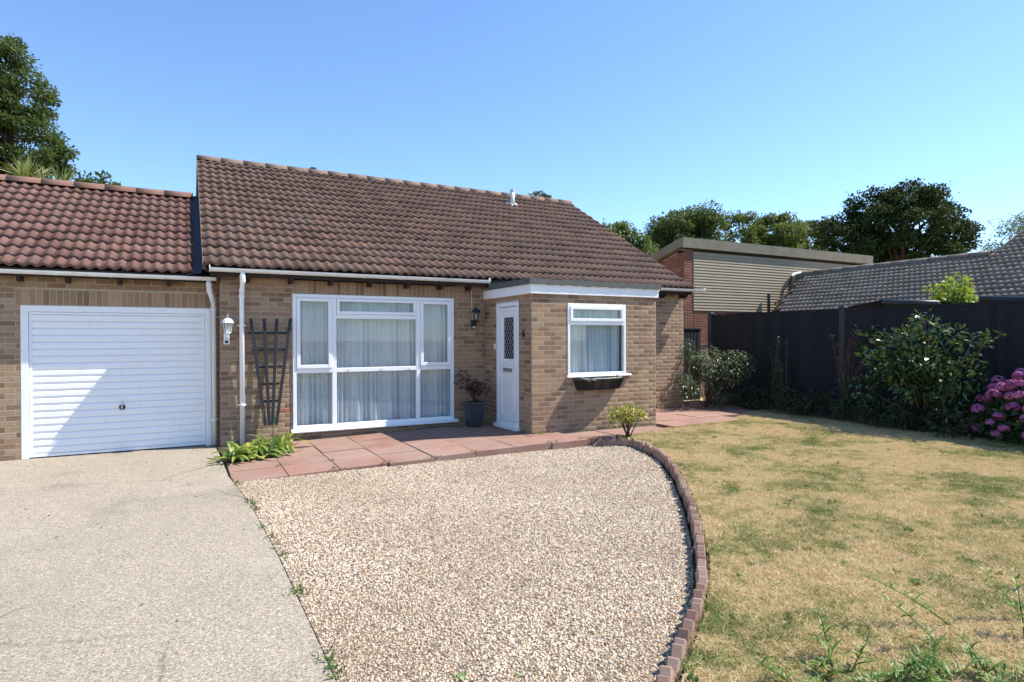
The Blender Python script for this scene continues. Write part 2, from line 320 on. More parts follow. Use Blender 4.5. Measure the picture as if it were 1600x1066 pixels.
lawn = sheet('lawn', [(x+.06, y-.03) for x, y in EDGE[1:]]+[(-3.7, -9.6), (-3.7, -12), (6.75, -12), (6.75, -1.0), (5.3, -1.25), (4.55, -1.75), (4.0, -2.08), (3.0, -2.17), (1.9, -2.24), (1.35, -2.42)], -.015, 'turf', 'stuff', 'sun-scorched straw-coloured lawn with green patches', thick=.1)
sheet('flower_bed', [(-4.42, 0), (-4.36, -1.32), (-3.7, -1.32), (-3.7, 0)], -.085, 'soil', label='small soil bed at the foot of the downpipe')
sheet('border_soil', [(5.75, -9), (6.42, -9), (6.42, .6), (5.1, .6), (4.95, -.6), (5.6, -1.6)], .0, 'soil', label='dark planted border along the fence')
paving = sheet('paving', [(-4.36, -2.5), (.7, -2.5), (1.3, -2.4), (3.9, -2.05), (4.5, -1.7), (5.3, -1.2), (6.4, -.9), (6.4, .8), (4.82, .8), (4.82, 0.02), (-3.2, 0.02), (-3.3, -1.33), (-4.36, -1.33)], -.10, 'soil', label='weathered red paving slabs along the front of the bungalow')
def gz(x): return -.022*max(0., -x)
SLAB = {}
def slab(x0, x1, y0, y1, tilt=True):
    w, d = round(x1-x0, 2), round(y1-y0, 2)
    if (w, d) not in SLAB:
        b = .004; mb = MB(); hw, hd = w/2-.0015, d/2-.0015
        mb.raw([(-hw,-hd,-.11),(hw,-hd,-.11),(hw,hd,-.11),(-hw,hd,-.11),(-hw,-hd,-b),(hw,-hd,-b),(hw,hd,-b),(-hw,hd,-b),(-hw+b,-hd+b,0),(hw-b,-hd+b,0),(hw-b,hd-b,0),(-hw+b,hd-b,0)],
               [(0,1,5,4),(1,2,6,5),(2,3,7,6),(3,0,4,7),(4,5,9,8),(5,6,10,9),(6,7,11,10),(7,4,8,11),(8,9,10,11)])
        SLAB[(w, d)] = mb.mesh('slab', 'slab_red')
    cx, cy = (x0+x1)/2, (y0+y1)/2
    o = link('slab', SLAB[(w, d)], paving); o.location = (cx, cy, gz(cx)+random.uniform(-.006, .006))
    o.rotation_euler = (random.uniform(-.006, .006), -.022 if cx < 0 else random.uniform(-.006, .006), random.uniform(-.006, .006))
for i in range(8):
    x0 = -4.36+.605*i; fr = random.uniform(-.03, .03)
    slab(x0, x0+.6, -2.52+fr, -1.925)
    if i > 0 or True:
        slab(x0, x0+.6, -1.92, -1.325)
    if i >= 1 and x0 < -.3:
        x1 = min(x0+.6, -.01)
        slab(x0, x1, -1.32, -.725); slab(x0, x1, -.72, -.125)
for i in range(3):
    x0 = .48+.605*i
    slab(x0, x0+.6, -2.49+(.12 if i == 2 else 0), -1.9)
for i in range(6):
    for j in range(5):
        x0, y0 = 2.56+.605*i, -2.1+.605*j
        if y0+.3 < np.interp(x0+.3, [2.5, 4.0, 4.55, 5.3, 6.75], [-2.2, -2.08, -1.75, -1.25, -1.0])-.1: continue
        if x0 < 4.6 and y0 > -.2: continue
        slab(x0, x0+.6, y0, min(y0+.6, .3) if x0 < 4.7 else y0+.6)
# pebbles and grass, scattered over their own beds
def pebble(seed):
    bm = bmesh.new(); bmesh.ops.create_icosphere(bm, subdivisions=1, radius=1)
    rr = random.Random(seed); sc = Vector((1, rr.uniform(.65, .95), rr.uniform(.45, .7)))
    for v_ in bm.verts: v_.co = Vector((v_.co.x*sc.x, v_.co.y*sc.y, v_.co.z*sc.z))*rr.uniform(.8, 1.2)
    me = bpy.data.meshes.new('pebble'); bm.to_mesh(me); bm.free(); me.materials.append(MATS['pebble'])
    me.polygons.foreach_set('use_smooth', [True]*len(me.polygons))
    return bpy.data.objects.new('pebble', me)
def tuft(seed, n, h, w, spread, mat, lean=.8):
    g = np.random.default_rng(seed); P = np.zeros((n, 3)); P[:, :2] = g.normal(0, spread, (n, 2))
    D = np.stack([g.normal(0, lean, n), g.normal(0, lean, n), np.ones(n)], 1); D = unit(D); hh = h*g.uniform(.5, 1.2, n)
    sd = unit(np.cross(D, unit(g.normal(0, 1, (n, 3)))))*w/2
    Vv = np.stack([P-sd, P+sd, P+D*hh[:, None]+np.stack([D[:, 0]*hh*.5, D[:, 1]*hh*.5, -hh*.15], 1)], 1).reshape(-1, 3)
    return bpy.data.objects.new('tuft', npmesh('tuft', Vv, np.arange(3*n).reshape(n, 3), mat))
def rosette(seed, n, ln, wd, mat):
    g = np.random.default_rng(seed); a = g.uniform(0, 6.28, n); D = np.stack([np.cos(a), np.sin(a), g.uniform(.15, .9, n)], 1)
    P = np.zeros((n, 3)); P[:, :2] = g.normal(0, ln*.5, (n, 2)); 
    Nn = np.tile((0, 0, 1.0), (n, 1)); D = unit(D); Sd = unit(np.cross(D, Nn)); l = ln*g.uniform(.5, 1.2, n)[:, None]
    Vv = np.stack([P, P+D*l*.5+Sd*wd/2, P+D*l, P+D*l*.5-Sd*wd/2], 1).reshape(-1, 3)
    return bpy.data.objects.new('rosette', npmesh('rosette', Vv, np.arange(4*n).reshape(n, 4), mat))
def scatter(host, layers):
    ng = bpy.data.node_groups.new('scatter_'+host.name, 'GeometryNodeTree')
    ng.interface.new_socket('Geometry', in_out='INPUT', socket_type='NodeSocketGeometry'); ng.interface.new_socket('Geometry', in_out='OUTPUT', socket_type='NodeSocketGeometry')
    N, L = ng.nodes, ng.links; gi = N.new('NodeGroupInput'); go = N.new('NodeGroupOutput'); jn = N.new('GeometryNodeJoinGeometry'); L.new(gi.outputs[0], jn.inputs[0])
    for k, (objs, dens, s0, s1, full, patch, lift) in enumerate(layers):
        c = bpy.data.collections.new('source_'+host.name+str(k))
        for o in objs: c.objects.link(o)
        dp = N.new('GeometryNodeDistributePointsOnFaces'); dp.distribute_method = 'RANDOM'; dp.inputs['Seed'].default_value = 3+k; L.new(gi.outputs[0], dp.inputs['Mesh'])
        nz = N.new('GeometryNodeInputNormal'); sp = N.new('ShaderNodeSeparateXYZ'); L.new(nz.outputs[0], sp.inputs[0]); up = N.new('ShaderNodeMath'); up.operation = 'GREATER_THAN'; up.inputs[1].default_value = .5; L.new(sp.outputs[2], up.inputs[0]); L.new(up.outputs[0], dp.inputs['Selection'])
        if patch:
            ps = N.new('GeometryNodeInputPosition'); tn = N.new('ShaderNodeTexNoise'); tn.inputs['Scale'].default_value = patch[0]; tn.inputs['Detail'].default_value = 3; L.new(ps.outputs[0], tn.inputs['Vector'])
            mr = N.new('ShaderNodeMapRange'); mr.inputs[1].default_value = patch[1]; mr.inputs[2].default_value = patch[2]; mr.inputs[3].default_value = 0; mr.inputs[4].default_value = dens; L.new(tn.outputs[0], mr.inputs[0]); L.new(mr.outputs[0], dp.inputs['Density'])
        else: dp.inputs['Density'].default_value = dens
        ci = N.new('GeometryNodeCollectionInfo'); ci.inputs[0].default_value = c; ci.inputs[1].default_value = True; ci.inputs[2].default_value = True
        ip = N.new('GeometryNodeInstanceOnPoints'); ip.inputs['Pick Instance'].default_value = True
        rv = N.new('FunctionNodeRandomValue'); rv.data_type = 'FLOAT_VECTOR'; a = 6.283; rv.inputs[0].default_value = (0 if full < 6 else -a, 0 if full < 6 else -a, -a); rv.inputs[1].default_value = (full if full < 6 else a, full if full < 6 else a, a)
        rs = N.new('FunctionNodeRandomValue'); rs.data_type = 'FLOAT'; rs.inputs[2].default_value = s0; rs.inputs[3].default_value = s1; rs.inputs['Seed'].default_value = 9
        L.new(dp.outputs['Points'], ip.inputs['Points']); L.new(ci.outputs[0], ip.inputs['Instance']); L.new(rv.outputs[0], ip.inputs['Rotation']); L.new(rs.outputs[1], ip.inputs['Scale'])
        L.new(ip.outputs[0], jn.inputs[0])
    L.new(jn.outputs[0], go.inputs[0]); md = host.modifiers.new('scatter', 'NODES'); md.node_group = ng
scatter(gravel, [([pebble(k) for k in range(6)], 7600, .004, .0108, .9, (1.3, .05, .55), 0), ([pebble(k+20) for k in range(4)], 110, .010, .016, .6, None, 0), ([rosette(k, 9, .035, .014, 'leaf_weed') for k in range(3)], 9, .6, 1.4, .1, (.9, .58, .75), 0)])
scatter(lawn, [([tuft(k, 15, .033, .0042, .03, 'grass', 1.0) for k in range(6)], 2000, .6, 1.25, .1, None, 0),
               ([rosette(k+10, 16, .04, .014, 'leaf_lawn') for k in range(4)], 150, .35, 1.0, .1, (1.9, .58, .72), 0),
               ([rosette(k+40, 14, .04, .017, 'leaf_lawn') for k in range(3)], 4, .6, 1.5, .1, None, 0)])

# ---------------------------------------------------------------- brickwork
def brick_mesh(mat):
    b = .004; L_, H_ = .1075, .0325; y0, y1, yb = -.0014, -.0004, .02
    mb = MB(); mb.raw([(-L_+b,y0,-H_+b),(L_-b,y0,-H_+b),(L_-b,y0,H_-b),(-L_+b,y0,H_-b),(-L_,y1,-H_),(L_,y1,-H_),(L_,y1,H_),(-L_,y1,H_),(-L_,yb,-H_),(L_,yb,-H_),(L_,yb,H_),(-L_,yb,H_)],
        [(0,1,2,3),(4,5,1,0),(5,6,2,1),(6,7,3,2),(7,4,0,3),(8,9,5,4),(9,10,6,5),(10,11,7,6),(11,8,4,7)])
    return mb.mesh('brick', mat)
def stretcher(u0, u1, z0, z1, holes, rows_off=0):
    """bricks of one rectangle of wall in stretcher bond; a hole is (u0,u1,z0,z1), a hole with a fifth entry carries a soldier course over it"""
    out = []; nrow = int(round((z1-z0)/.075))
    hs = list(holes)
    for h in holes:
        if len(h) > 4:
            a, b_, zt, hh = h[0]-h[4], h[1]+h[4], h[3]+.005, h[5]
            n = int((b_-a)/.075)
            for k in range(n): out.append(((a+(k+.5)*(b_-a)/n), zt+hh/2, hh-.01, (b_-a)/n-.01, True))
            hs.append((a, b_, zt-.006, zt+hh))
    for i in range(nrow):
        zc = z0+.0375+.075*i
        off = ((i+rows_off) % 2)*.1125
        blocks = [(h[0], h[1]) for h in hs if h[2] < zc+.02 and h[3] > zc-.02]
        x = u0-off
        while x < u1-.03:
            segs = [(max(x, u0), min(x+.225, u1))]
            for a, b_ in blocks:
                ns = []
                for s0, s1 in segs:
                    if b_ <= s0 or a >= s1: ns.append((s0, s1)); continue
                    if a > s0: ns.append((s0, a))
                    if b_ < s1: ns.append((b_, s1))
                segs = ns
            for s0, s1 in segs:
                if s1-s0 > .035: out.append(((s0+s1)/2, zc, s1-s0-.01, .065, False))
            x += .225
    return out
def backing(mb, fr, u0, u1, z0, z1, holes, th=.2):
    us = sorted({u0, u1, *[h[0] for h in holes], *[h[1] for h in holes]}); zs = sorted({z0, z1, *[h[2] for h in holes], *[h[3] for h in holes]})
    for i in range(len(us)-1):
        for j in range(len(zs)-1):
            uc, zc = (us[i]+us[i+1])/2, (zs[j]+zs[j+1])/2
            if any(h[0] < uc < h[1] and h[2] < zc < h[3] for h in holes): continue
            c = [fr(u, d, z) for u, d, z in ((us[i],0,zs[j]),(us[i+1],0,zs[j]),(us[i+1],th,zs[j]),(us[i],th,zs[j]),(us[i],0,zs[j+1]),(us[i+1],0,zs[j+1]),(us[i+1],th,zs[j+1]),(us[i],th,zs[j+1]))]
            mb.raw(c, [(0,3,2,1),(4,5,6,7),(0,1,5,4),(1,2,6,5),(2,3,7,6),(3,0,4,7)])
def front(Y): return (lambda u, d, z: (u, Y+d, z)), 0.0
def leftside(X, Y0): return (lambda u, d, z: (X+d, Y0-u, z)), -math.pi/2   # faces -X, u runs towards the viewer
def lay(parent, items, limit, mat, cname):
    """items: (frame, angle, brick list).  The nearest become objects, the others one joined part."""
    allb = []
    for (fr, ang), bl in items:
        for u, z, l, h, sol in bl: allb.append((fr(u, 0, z), ang, l, h, sol))
    allb.sort(key=lambda t: (Vector(t[0])-CAM).length)
    me = brick_mesh(mat); base = np.array([v.co for v in me.vertices]); fc = np.array([tuple(p.vertices) for p in me.polygons])
    VV, FF = [], []
    for k, (p, ang, l, h, sol) in enumerate(allb):
        sc = (l/.215, random.uniform(.7, 1.3), h/.065)
        mtx = Matrix.Translation(p) @ Matrix.Rotation(ang, 4, 'Z') @ Matrix.Rotation(random.gauss(0, .004), 4, 'Y')
        if sol: mtx = mtx @ Matrix.Rotation(math.pi/2, 4, 'Y')
        mtx = mtx @ Matrix.Diagonal((*sc, 1))
        if k < limit:
            o = link('brick', me, parent); o.matrix_world = mtx
        else:
            A = np.array(mtx); FF.append(fc+len(VV)*len(base)); VV.append(base @ A[:3, :3].T+A[:3, 3])
    if VV: tag(link(cname, npmesh(cname, np.concatenate(VV), np.concatenate(FF), mat), parent), kind='stuff')

# ---------------------------------------------------------------- tiled roofs
def tile_mesh(mat, w=.3, g=.40, rolls=2, amp=.035, ns=13, lift=.042, th=.040, p=1.3):
    xs = np.linspace(0, w, ns); u = (xs/(w/rolls)) % 1.0; u[-1] = 0 if abs(u[-1]) < 1e-6 else u[-1]
    h = amp*(.5-.5*np.cos(2*np.pi*u**p))
    r0 = np.stack([xs, np.zeros(ns), h+lift], 1); r1 = np.stack([xs, np.full(ns, g), h], 1); rl = np.stack([xs, np.full(ns, .004), h+lift-th], 1)
    Vv = np.concatenate([r0, r1, rl]); F = []
    for i in range(ns-1): F += [(i, i+1, ns+i+1, ns+i), (2*ns+i, 2*ns+i+1, i+1, i)]
    return npmesh('roof_tile', Vv, np.array(F), mat)
def lay_tiles(parent, me, origin, ux, uy, places, limit, cname):
    """places: (along, up) positions on the slope in metres; ux, uy unit vectors"""
    un_ = ux.cross(uy); base = np.array([v.co for v in me.vertices]); fc = np.array([tuple(p.vertices) for p in me.polygons])
    rot = Matrix((ux, uy, un_)).transposed().to_4x4(); mt = []
    for a, b in places:
        p = origin+ux*a+uy*b
        mt.append(Matrix.Translation(p+un_*random.uniform(0, .009)+uy*(random.gauss(0, .004)-(.03 if random.random() < .012 else 0))) @ rot @ Matrix.Rotation(random.gauss(0, .010), 4, 'Z') @ Matrix.Rotation(random.gauss(0, .006), 4, 'X'))
    mt.sort(key=lambda q: (q.translation-CAM).length); VV, FF = [], []
    for k, q in enumerate(mt):
        if k < limit: o = link('roof_tile', me, parent); o.matrix_world = q
        else: A = np.array(q); FF.append(fc+len(VV)*len(base)); VV.append(base @ A[:3, :3].T+A[:3, 3])
    if VV: tag(link(cname, npmesh(cname, np.concatenate(VV), np.concatenate(FF), me.materials[0].name), parent), kind='stuff')
def ridge_tiles(parent, x0, x1, y, z, mat, r_=.115, ln=.45, along=0):
    n = int(round((x1-x0)/ln)); l = (x1-x0)/n; mb = MB(); k = 10
    vs = []
    for a in (0, l+.012):
        for rr in (r_, r_-.018):
            for j in range(k+1):
                t = math.pi*j/k; vs.append((a, -math.cos(t)*rr*1.15, math.sin(t)*rr*(1+(.004 if a == 0 else 0))))
    K = k+1; fs = []
    for j in range(k): fs += [(j, j+1, 2*K+j+1, 2*K+j), (K+j, 3*K+j, 3*K+j+1, K+j+1), (j, K+j, K+j+1, j+1), (2*K+j, 2*K+j+1, 3*K+j+1, 3*K+j)]
    me = mb.raw(vs, fs).mesh('ridge_tile', mat, True)
    for i in range(n):
        o = link('ridge_tile', me, parent)
        if along == 0: o.location = (x0+i*l, y, z+random.uniform(-.001, .001)); o.rotation_euler = (random.uniform(-.02, .02), random.uniform(-.001, .001), 0)
        else: o.location = (y, x0+i*l, z); o.rotation_euler = (0, 0, math.pi/2)
def gutter(parent, x0, x1, y, z, r_=.056, outlets=()):
    mb = MB(); k = 8; prof = [(y-r_*math.cos(math.pi*j/k), z-r_*math.sin(math.pi*j/k)*1.05) for j in range(k+1)]+[(y+(r_-.006)*math.cos(math.pi*j/k), z-(r_-.006)*math.sin(math.pi*j/k)) for j in range(k+1)]
    mb.extrude(prof, 0, x0, x1)
    for xe in (x0, x1): mb.tube([(xe-.006, y, z-.012), (xe+.006, y, z-.012)], r_*.99, 12)
    g = mb.build('gutter', 'gutter_pvc', parent)
    mj = MB(); x = x0+.35
    while x < x1:
        pr = [(y-(r_+.006)*math.cos(math.pi*j/k), z-(r_+.006)*math.sin(math.pi*j/k)) for j in range(k+1)]+[(y+(r_+.001)*math.cos(math.pi*j/k), z-(r_+.001)*math.sin(math.pi*j/k)) for j in range(k+1)]
        mj.extrude(pr, 0, x, x+.03); x += .62
    mj.build('gutter_bracket', 'gutter_pvc', g)
    return g
def downpipe(parent, pts, r_=.034, clips=(), mat='gutter_pvc'):
    p = MB().tube(pts, r_, 14).build('downpipe', mat, parent, smooth=True)
    mb = MB()
    for i in range(1, len(pts)-1):
        d0 = (Vector(pts[i])-Vector(pts[i-1])).normalized(); q = Vector(pts[i]); mb.tube([q-d0*.05, q+d0*.0], r_+.007, 14)
    for (x, y, z) in clips:
        mb.tube([(x, y, z-.012), (x, y, z+.012)], r_+.008, 14); mb.box(x-.06, x+.06, y+.02, y+.055, z-.01, z+.01)
    if mb.v: mb.build('pipe_clip', mat, p, smooth=False)
    return p

# ---------------------------------------------------------------- windows
def bar_frame(mb, x0, x1, z0, z1, t, y0, y1):
    """rectangular ring of bars with mitre-free butt joints"""
    mb.box(x0, x0+t, y0, y1, z0, z1).box(x1-t, x1, y0, y1, z0, z1).box(x0+t, x1-t, y0+.001, y1-.001, z0, z0+t).box(x0+t, x1-t, y0+.001, y1-.001, z1-t, z1)
def pane(parent, x0, x1, z0, z1, y, mat='glass'):
    return MB().box(x0, x1, y, y+.006, z0, z1).build('pane', mat, parent)
def net_curtain(name, label, x0, x1, y, z0, z1, seed, n=70):
    g = np.random.default_rng(seed); xs = np.linspace(x0, x1, n*6); ph = np.cumsum(g.uniform(.5, 1.6, len(xs)))*.30; am = .018+.03*np.convolve(g.uniform(0, 1, len(xs)), np.ones(15)/15, 'same')
    slow = np.cumsum(g.uniform(.3, 1.9, len(xs)))*.085; am *= .35+.65*np.clip(np.sin(slow*.63+seed)+.4, 0, 1); zs = np.linspace(z1, z0, 7); Vv = []
    for k, z in enumerate(zs):
        q = k/6; d = am*(.75+.5*q)*np.sin(ph+q*.7*np.sin(xs*3.1+seed))+.026*np.sin(slow+.5*q)+.012*np.sin(xs*5+seed+q)
        Vv.append(np.stack([xs+.012*q*np.sin(xs*9+seed), y+d, np.full_like(xs, z)], 1))
    nx = len(xs); idx = np.arange(nx*7).reshape(7, nx); F = np.stack([idx[:-1, :-1].ravel(), idx[1:, :-1].ravel(), idx[1:, 1:].ravel(), idx[:-1, 1:].ravel()], 1)
    o = link(name, npmesh(name, np.concatenate(Vv), F, 'net', True)); tag(o, label, 'curtain', 'net curtains in the bungalow windows'); return o

# ================================================================ the bungalow
HL, HR, PD, PW = -4.364, 4.82, -1.714, 2.535
house = thing('bungalow', 'tan brick bungalow with brown pantiled roof and flat-roofed brick porch', 'bungalow')
MAINWIN = (-3.34, -.617, .09, 2.228, .0, .215); PWIN = (.672, 1.86, .90, 2.085)
DOORH = (.464, 1.287, -.1, 2.125)            # along u on the porch side, measured from the main wall
fr_main, fr_porch, fr_side, fr_ret = front(0.0), front(PD), leftside(0.0, 0.0), leftside(HL, .31)
zt = 2.44
mb = MB()
backing(mb, fr_main[0], HL+.001, HR-.001, -.2, zt, [MAINWIN[:4], (.2, PW-.2, -.2, 2.3)])
backing(mb, fr_porch[0], .001, PW-.001, -.2, 2.3, [PWIN])
backing(mb, fr_side[0], .001, -PD-.201, -.2, 2.3, [DOORH])
mb.box(PW-.2, PW-.001, PD+.2, -.001, -.2, 2.3)                                   # porch right side
mb.box(HL+.001, HL+.2, .2, 9.3, -.2, zt).box(HR-.2, HR-.001, .2, 9.3, -.2, zt).box(HL+.2, HR-.2, 9.1, 9.3, -.2, zt)
wall = mb.build('wall', 'mortar', house)
mb = MB()
for X0, X1 in ((HL+.002, HL+.2), (HR-.2, HR-.002)): MB().extrude([(.02, zt), (9.28, zt), (4.6, 5.12)], 0, X0, X1).build('gable', 'mortar', house)
lay(house, [(fr_main, stretcher(HL, 0.0, -.16, zt-.01, [MAINWIN])), (fr_main, stretcher(PW+.005, HR, -.16, zt-.01, [])),
            (fr_porch, stretcher(0, PW, -.10, 2.225, [PWIN])), (fr_side, stretcher(.0, -PD, -.10, 2.225, [DOORH], 1)), (fr_ret, stretcher(0, .31, -.16, zt-.01, [], 1))], 300, 'brick_tan', 'brickwork')
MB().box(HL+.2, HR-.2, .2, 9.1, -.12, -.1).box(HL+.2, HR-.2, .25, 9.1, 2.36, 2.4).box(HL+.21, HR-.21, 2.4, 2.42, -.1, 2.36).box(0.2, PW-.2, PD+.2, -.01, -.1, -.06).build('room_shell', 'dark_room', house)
# main roof: pitch 30 degrees from eave to ridge at Y = 4.6
PI6 = math.atan2(2.785, 4.87); EA = Vector((-4.575, -.27, 2.57)); UX = Vector((1, 0, 0)); UY = Vector((0, math.cos(PI6), math.sin(PI6)))
SL = math.hypot(2.785, 4.87); XW = 9.44; NT, NC = 31, 17
tm = tile_mesh('tile_brown', XW/NT, SL/NC+.06)
lay_tiles(house, tm, EA, UX, UY, [(i*XW/NT, j*SL/NC) for j in range(NC) for i in range(NT)], 300, 'roof_tiling')
mb = MB(); e0 = (-.345, 2.55); rz_ = 5.34
mb.extrude([(-.24, 2.56), (4.6, 5.325), (9.55, 2.53), (9.55, 2.45), (4.6, 5.22), (-.21, 2.49)], 0, -4.56, 4.85); mb.build('roof_deck', 'dark_wood', house)
mb = MB()   # the slope behind the ridge
mb.extrude([(4.6, 5.40), (9.6, 2.58), (9.6, 2.56), (4.6, 5.36)], 0, -4.57, 4.86); mb.build('rear_roof_slope', 'tile_brown', house)
mb = MB()   # undercloak and mortar along both verges
for X0, X1 in ((-4.60, -4.563), (4.853, 4.885)): mb.extrude([(-.27, 2.515), (-.27, 2.59), (4.6, 5.385), (9.6, 2.6), (9.6, 2.5), (4.6, 5.27)], 0, X0, X1)
mb.build('verge', 'tile_brown', house)
ridge_tiles(house, -4.6, 4.89, 4.6, 5.34, 'ridge_brown')
g = gutter(house, -4.51, -.05, -.29, 2.548, .052); gutter(house, PW+.03, 5.14, -.29, 2.558, .052)
MB().box(-4.5, -.06, -.235, -.21, 2.44, 2.55).box(PW+.02, 4.84, -.235, -.21, 2.44, 2.55).build('fascia_board', 'dark_wood', house)
for x in [-4.39, -3.99, -3.385, -2.775, -2.145, -1.515, -.915, -.375, 2.9, 3.5, 4.1, 4.7]:
    MB().extrude([(-.25, 2.48), (-.01, 2.48), (-.01, 2.37), (-.15, 2.36), (-.25, 2.42)], 0, x-.024, x+.024).build('rafter_end', 'dark_wood', house)
downpipe(house, [(-4.075, -.29, 2.50), (-4.075, -.29, 2.41), (-4.075, -.28, 2.36), (-4.075, -.11, 2.23), (-4.075, -.085, 2.13), (-4.075, -.085, -.06)], .034, [(-4.075, -.085, 1.72), (-4.075, -.085, .53)], 'white_paint')
# flue and vent on the roof
fz = 2.57+(3.9+.27)*2.785/4.87
fl = MB().tube([(2.66, 3.9, fz-.1), (2.66, 3.9, fz+.36)], .055, 14).build('flue_pipe', 'flue_metal', house, smooth=True)
MB().tube([(2.66, 3.9, fz+.355), (2.66, 3.9, fz+.42)], .062, 14).build('flue_cap', 'flue_metal', fl)
mb = MB()
for i in range(12): 
    x = 2.48+i*.03; za = .02*math.sin(i*1.6)
    mb.raw([(x, 3.76, fz-.03+za), (x+.03, 3.76, fz-.03+.02*math.sin((i+1)*1.6)), (x+.03, 3.98, fz+.1), (x, 3.98, fz+.1)], [(0, 1, 2, 3)])
mb.build('flashing', 'flue_metal', fl)
MB().tube([(-2.15, 4.85, 5.2), (-2.15, 4.85, 5.5)], .05, 12).tube([(-2.15, 4.85, 5.5), (-2.15, 4.85, 5.55)], .075, 12).build('roof_vent', 'black_metal', house)
# flat porch roof
MB().box(-.035, PW+.035, PD-.035, -.004, 2.222, 2.378).build('porch_fascia', 'white_paint', house, bevel=.004)
mb = MB(); n = 30
for i in range(n):
    x0, x1 = -.07+(PW+.14)*i/n, -.07+(PW+.14)*(i+1)/n; z0, z1 = [2.455+.006*math.sin(k*1.9)+.004*math.sin(k*.7) for k in (i, i+1)]; w0, w1 = [2.368+.007*math.sin(k*2.3+1)+.004*math.sin(k*.9) for k in (i, i+1)]
    mb.raw([(x0, PD-.065, w0), (x1, PD-.065, w1), (x1, PD-.06, z1), (x0, PD-.06, z0), (x1, -.30, z1+.03), (x0, -.30, z0+.03)], [(0, 1, 2, 3), (3, 2, 4, 5)])
    mb.raw([(x0, PD-.065, w0), (x1, PD-.065, w1), (x1, PD-.034, w1), (x0, PD-.034, w0)], [(3, 2, 1, 0)])
mb.raw([(-.07, PD-.065, 2.368), (-.07, PD-.06, 2.455), (-.07, -.30, 2.485), (-.07, -.30, 2.385)], [(0, 1, 2, 3)]); mb.raw([(PW+.07, PD-.065, 2.368), (PW+.07, PD-.06, 2.455), (PW+.07, -.30, 2.485), (PW+.07, -.30, 2.385)], [(3, 2, 1, 0)])
mb.build('porch_felt_roof', 'felt', house, fix=False)
MB().tube([(PW+.1, PD+.06, 2.38), (PW+.1, PD+1.35, 2.40)], .05, 12).build('porch_gutter', 'gutter_pvc', house)
# big front window
wx0, wx1, wz0, wz1 = MAINWIN[:4]
win = MB(); fy0, fy1 = -.02, .07
bar_frame(win, wx0, wx1, wz0, wz1, .055, fy0, fy1)
win.box(-2.735, -2.665, fy0+.002, fy1, wz0+.055, wz1-.055).box(-1.315, -1.245, fy0+.002, fy1, wz0+.055, wz1-.055)
for xa, xb in ((wx0+.055, -2.735), (-2.665, -1.315), (-1.245, wx1-.055)): win.box(xa, xb, fy0+.004, fy1, .975, 1.045)
win.box(-2.665, -1.315, fy0+.004, fy1, 1.845, 1.915)
window = win.build('window', 'upvc', house, bevel=.006)
cas = MB(); bar_frame(cas, wx0+.057, -2.737, 1.047, wz1-.057, .058, -.034, .05); cas.build('casement', 'upvc', window, bevel=.006)
cas = MB(); bar_frame(cas, -1.243, wx1-.057, 1.047, wz1-.057, .058, -.034, .05); cas.build('casement', 'upvc', window, bevel=.006)
cas = MB(); bar_frame(cas, -2.663, -1.317, 1.917, wz1-.057, .05, -.034, .05); cas.build('fanlight', 'upvc', window, bevel=.006)
for xa, xb, za, zb in ((wx0+.05, -2.73, 1.04, wz1-.05), (-2.67, -1.31, 1.04, 1.85), (-1.25, wx1-.05, 1.04, wz1-.05), (-2.67, -1.31, 1.91, wz1-.05), (wx0+.05, -2.73, wz0+.05, .98), (-2.67, -1.31, wz0+.05, .98), (-1.25, wx1-.05, wz0+.05, .98)): pane(window, xa, xb, za, zb, .02)
for x in (-2.48, -1.93, -1.45): MB().box(x-.014, x+.014, -.024, -.014, 1.003, 1.015).build('trickle_vent', 'steel', window)
MB().extrude([(-.11, .045), (-.115, .065), (-.02, .095), (.06, .095), (.06, .045)], 0, wx0-.03, wx1+.055).build('window_sill', 'upvc', window, bevel=.004)
net_curtain('net_curtain', 'wide white pleated net curtain behind the big front window', wx0+.03, wx1-.03, .15, .1, 2.21, 3, 110)
# porch window
a0, a1, b0, b1 = PWIN
win = MB(); bar_frame(win, a0, a1, b0, b1, .045, PD-.012, PD+.06); win.box(a0+.045, a1-.045, PD-.01, PD+.06, 1.73, 1.79)
pwin = win.build('window', 'upvc', house, bevel=.005); tag(pwin, 'white two-light window in the front of the porch')
cas = MB(); bar_frame(cas, a0+.047, a1-.047, 1.792, b1-.047, .05, PD-.026, PD+.04); cas.build('fanlight', 'upvc', pwin, bevel=.005)
pane(pwin, a0+.04, a1-.04, 1.78, b1-.04, PD+.02); pane(pwin, a0+.04, a1-.04, b0+.04, 1.74, PD+.02)
MB().extrude([(PD-.05, .868), (PD-.055, .885), (PD-.01, .905), (PD+.05, .905), (PD+.05, .868)], 0, a0-.02, a1+.095).build('window_sill', 'upvc', pwin, bevel=.004)
net_curtain('net_curtain', 'narrow white net curtain behind the porch window', a0+.03, a1-.03, PD+.13, .9, 2.07, 8, 46)
MB().box(.2, PW-.2, PD+.5, PD+.52, -.06, 2.2).build('porch_lining', 'dark_room', house)
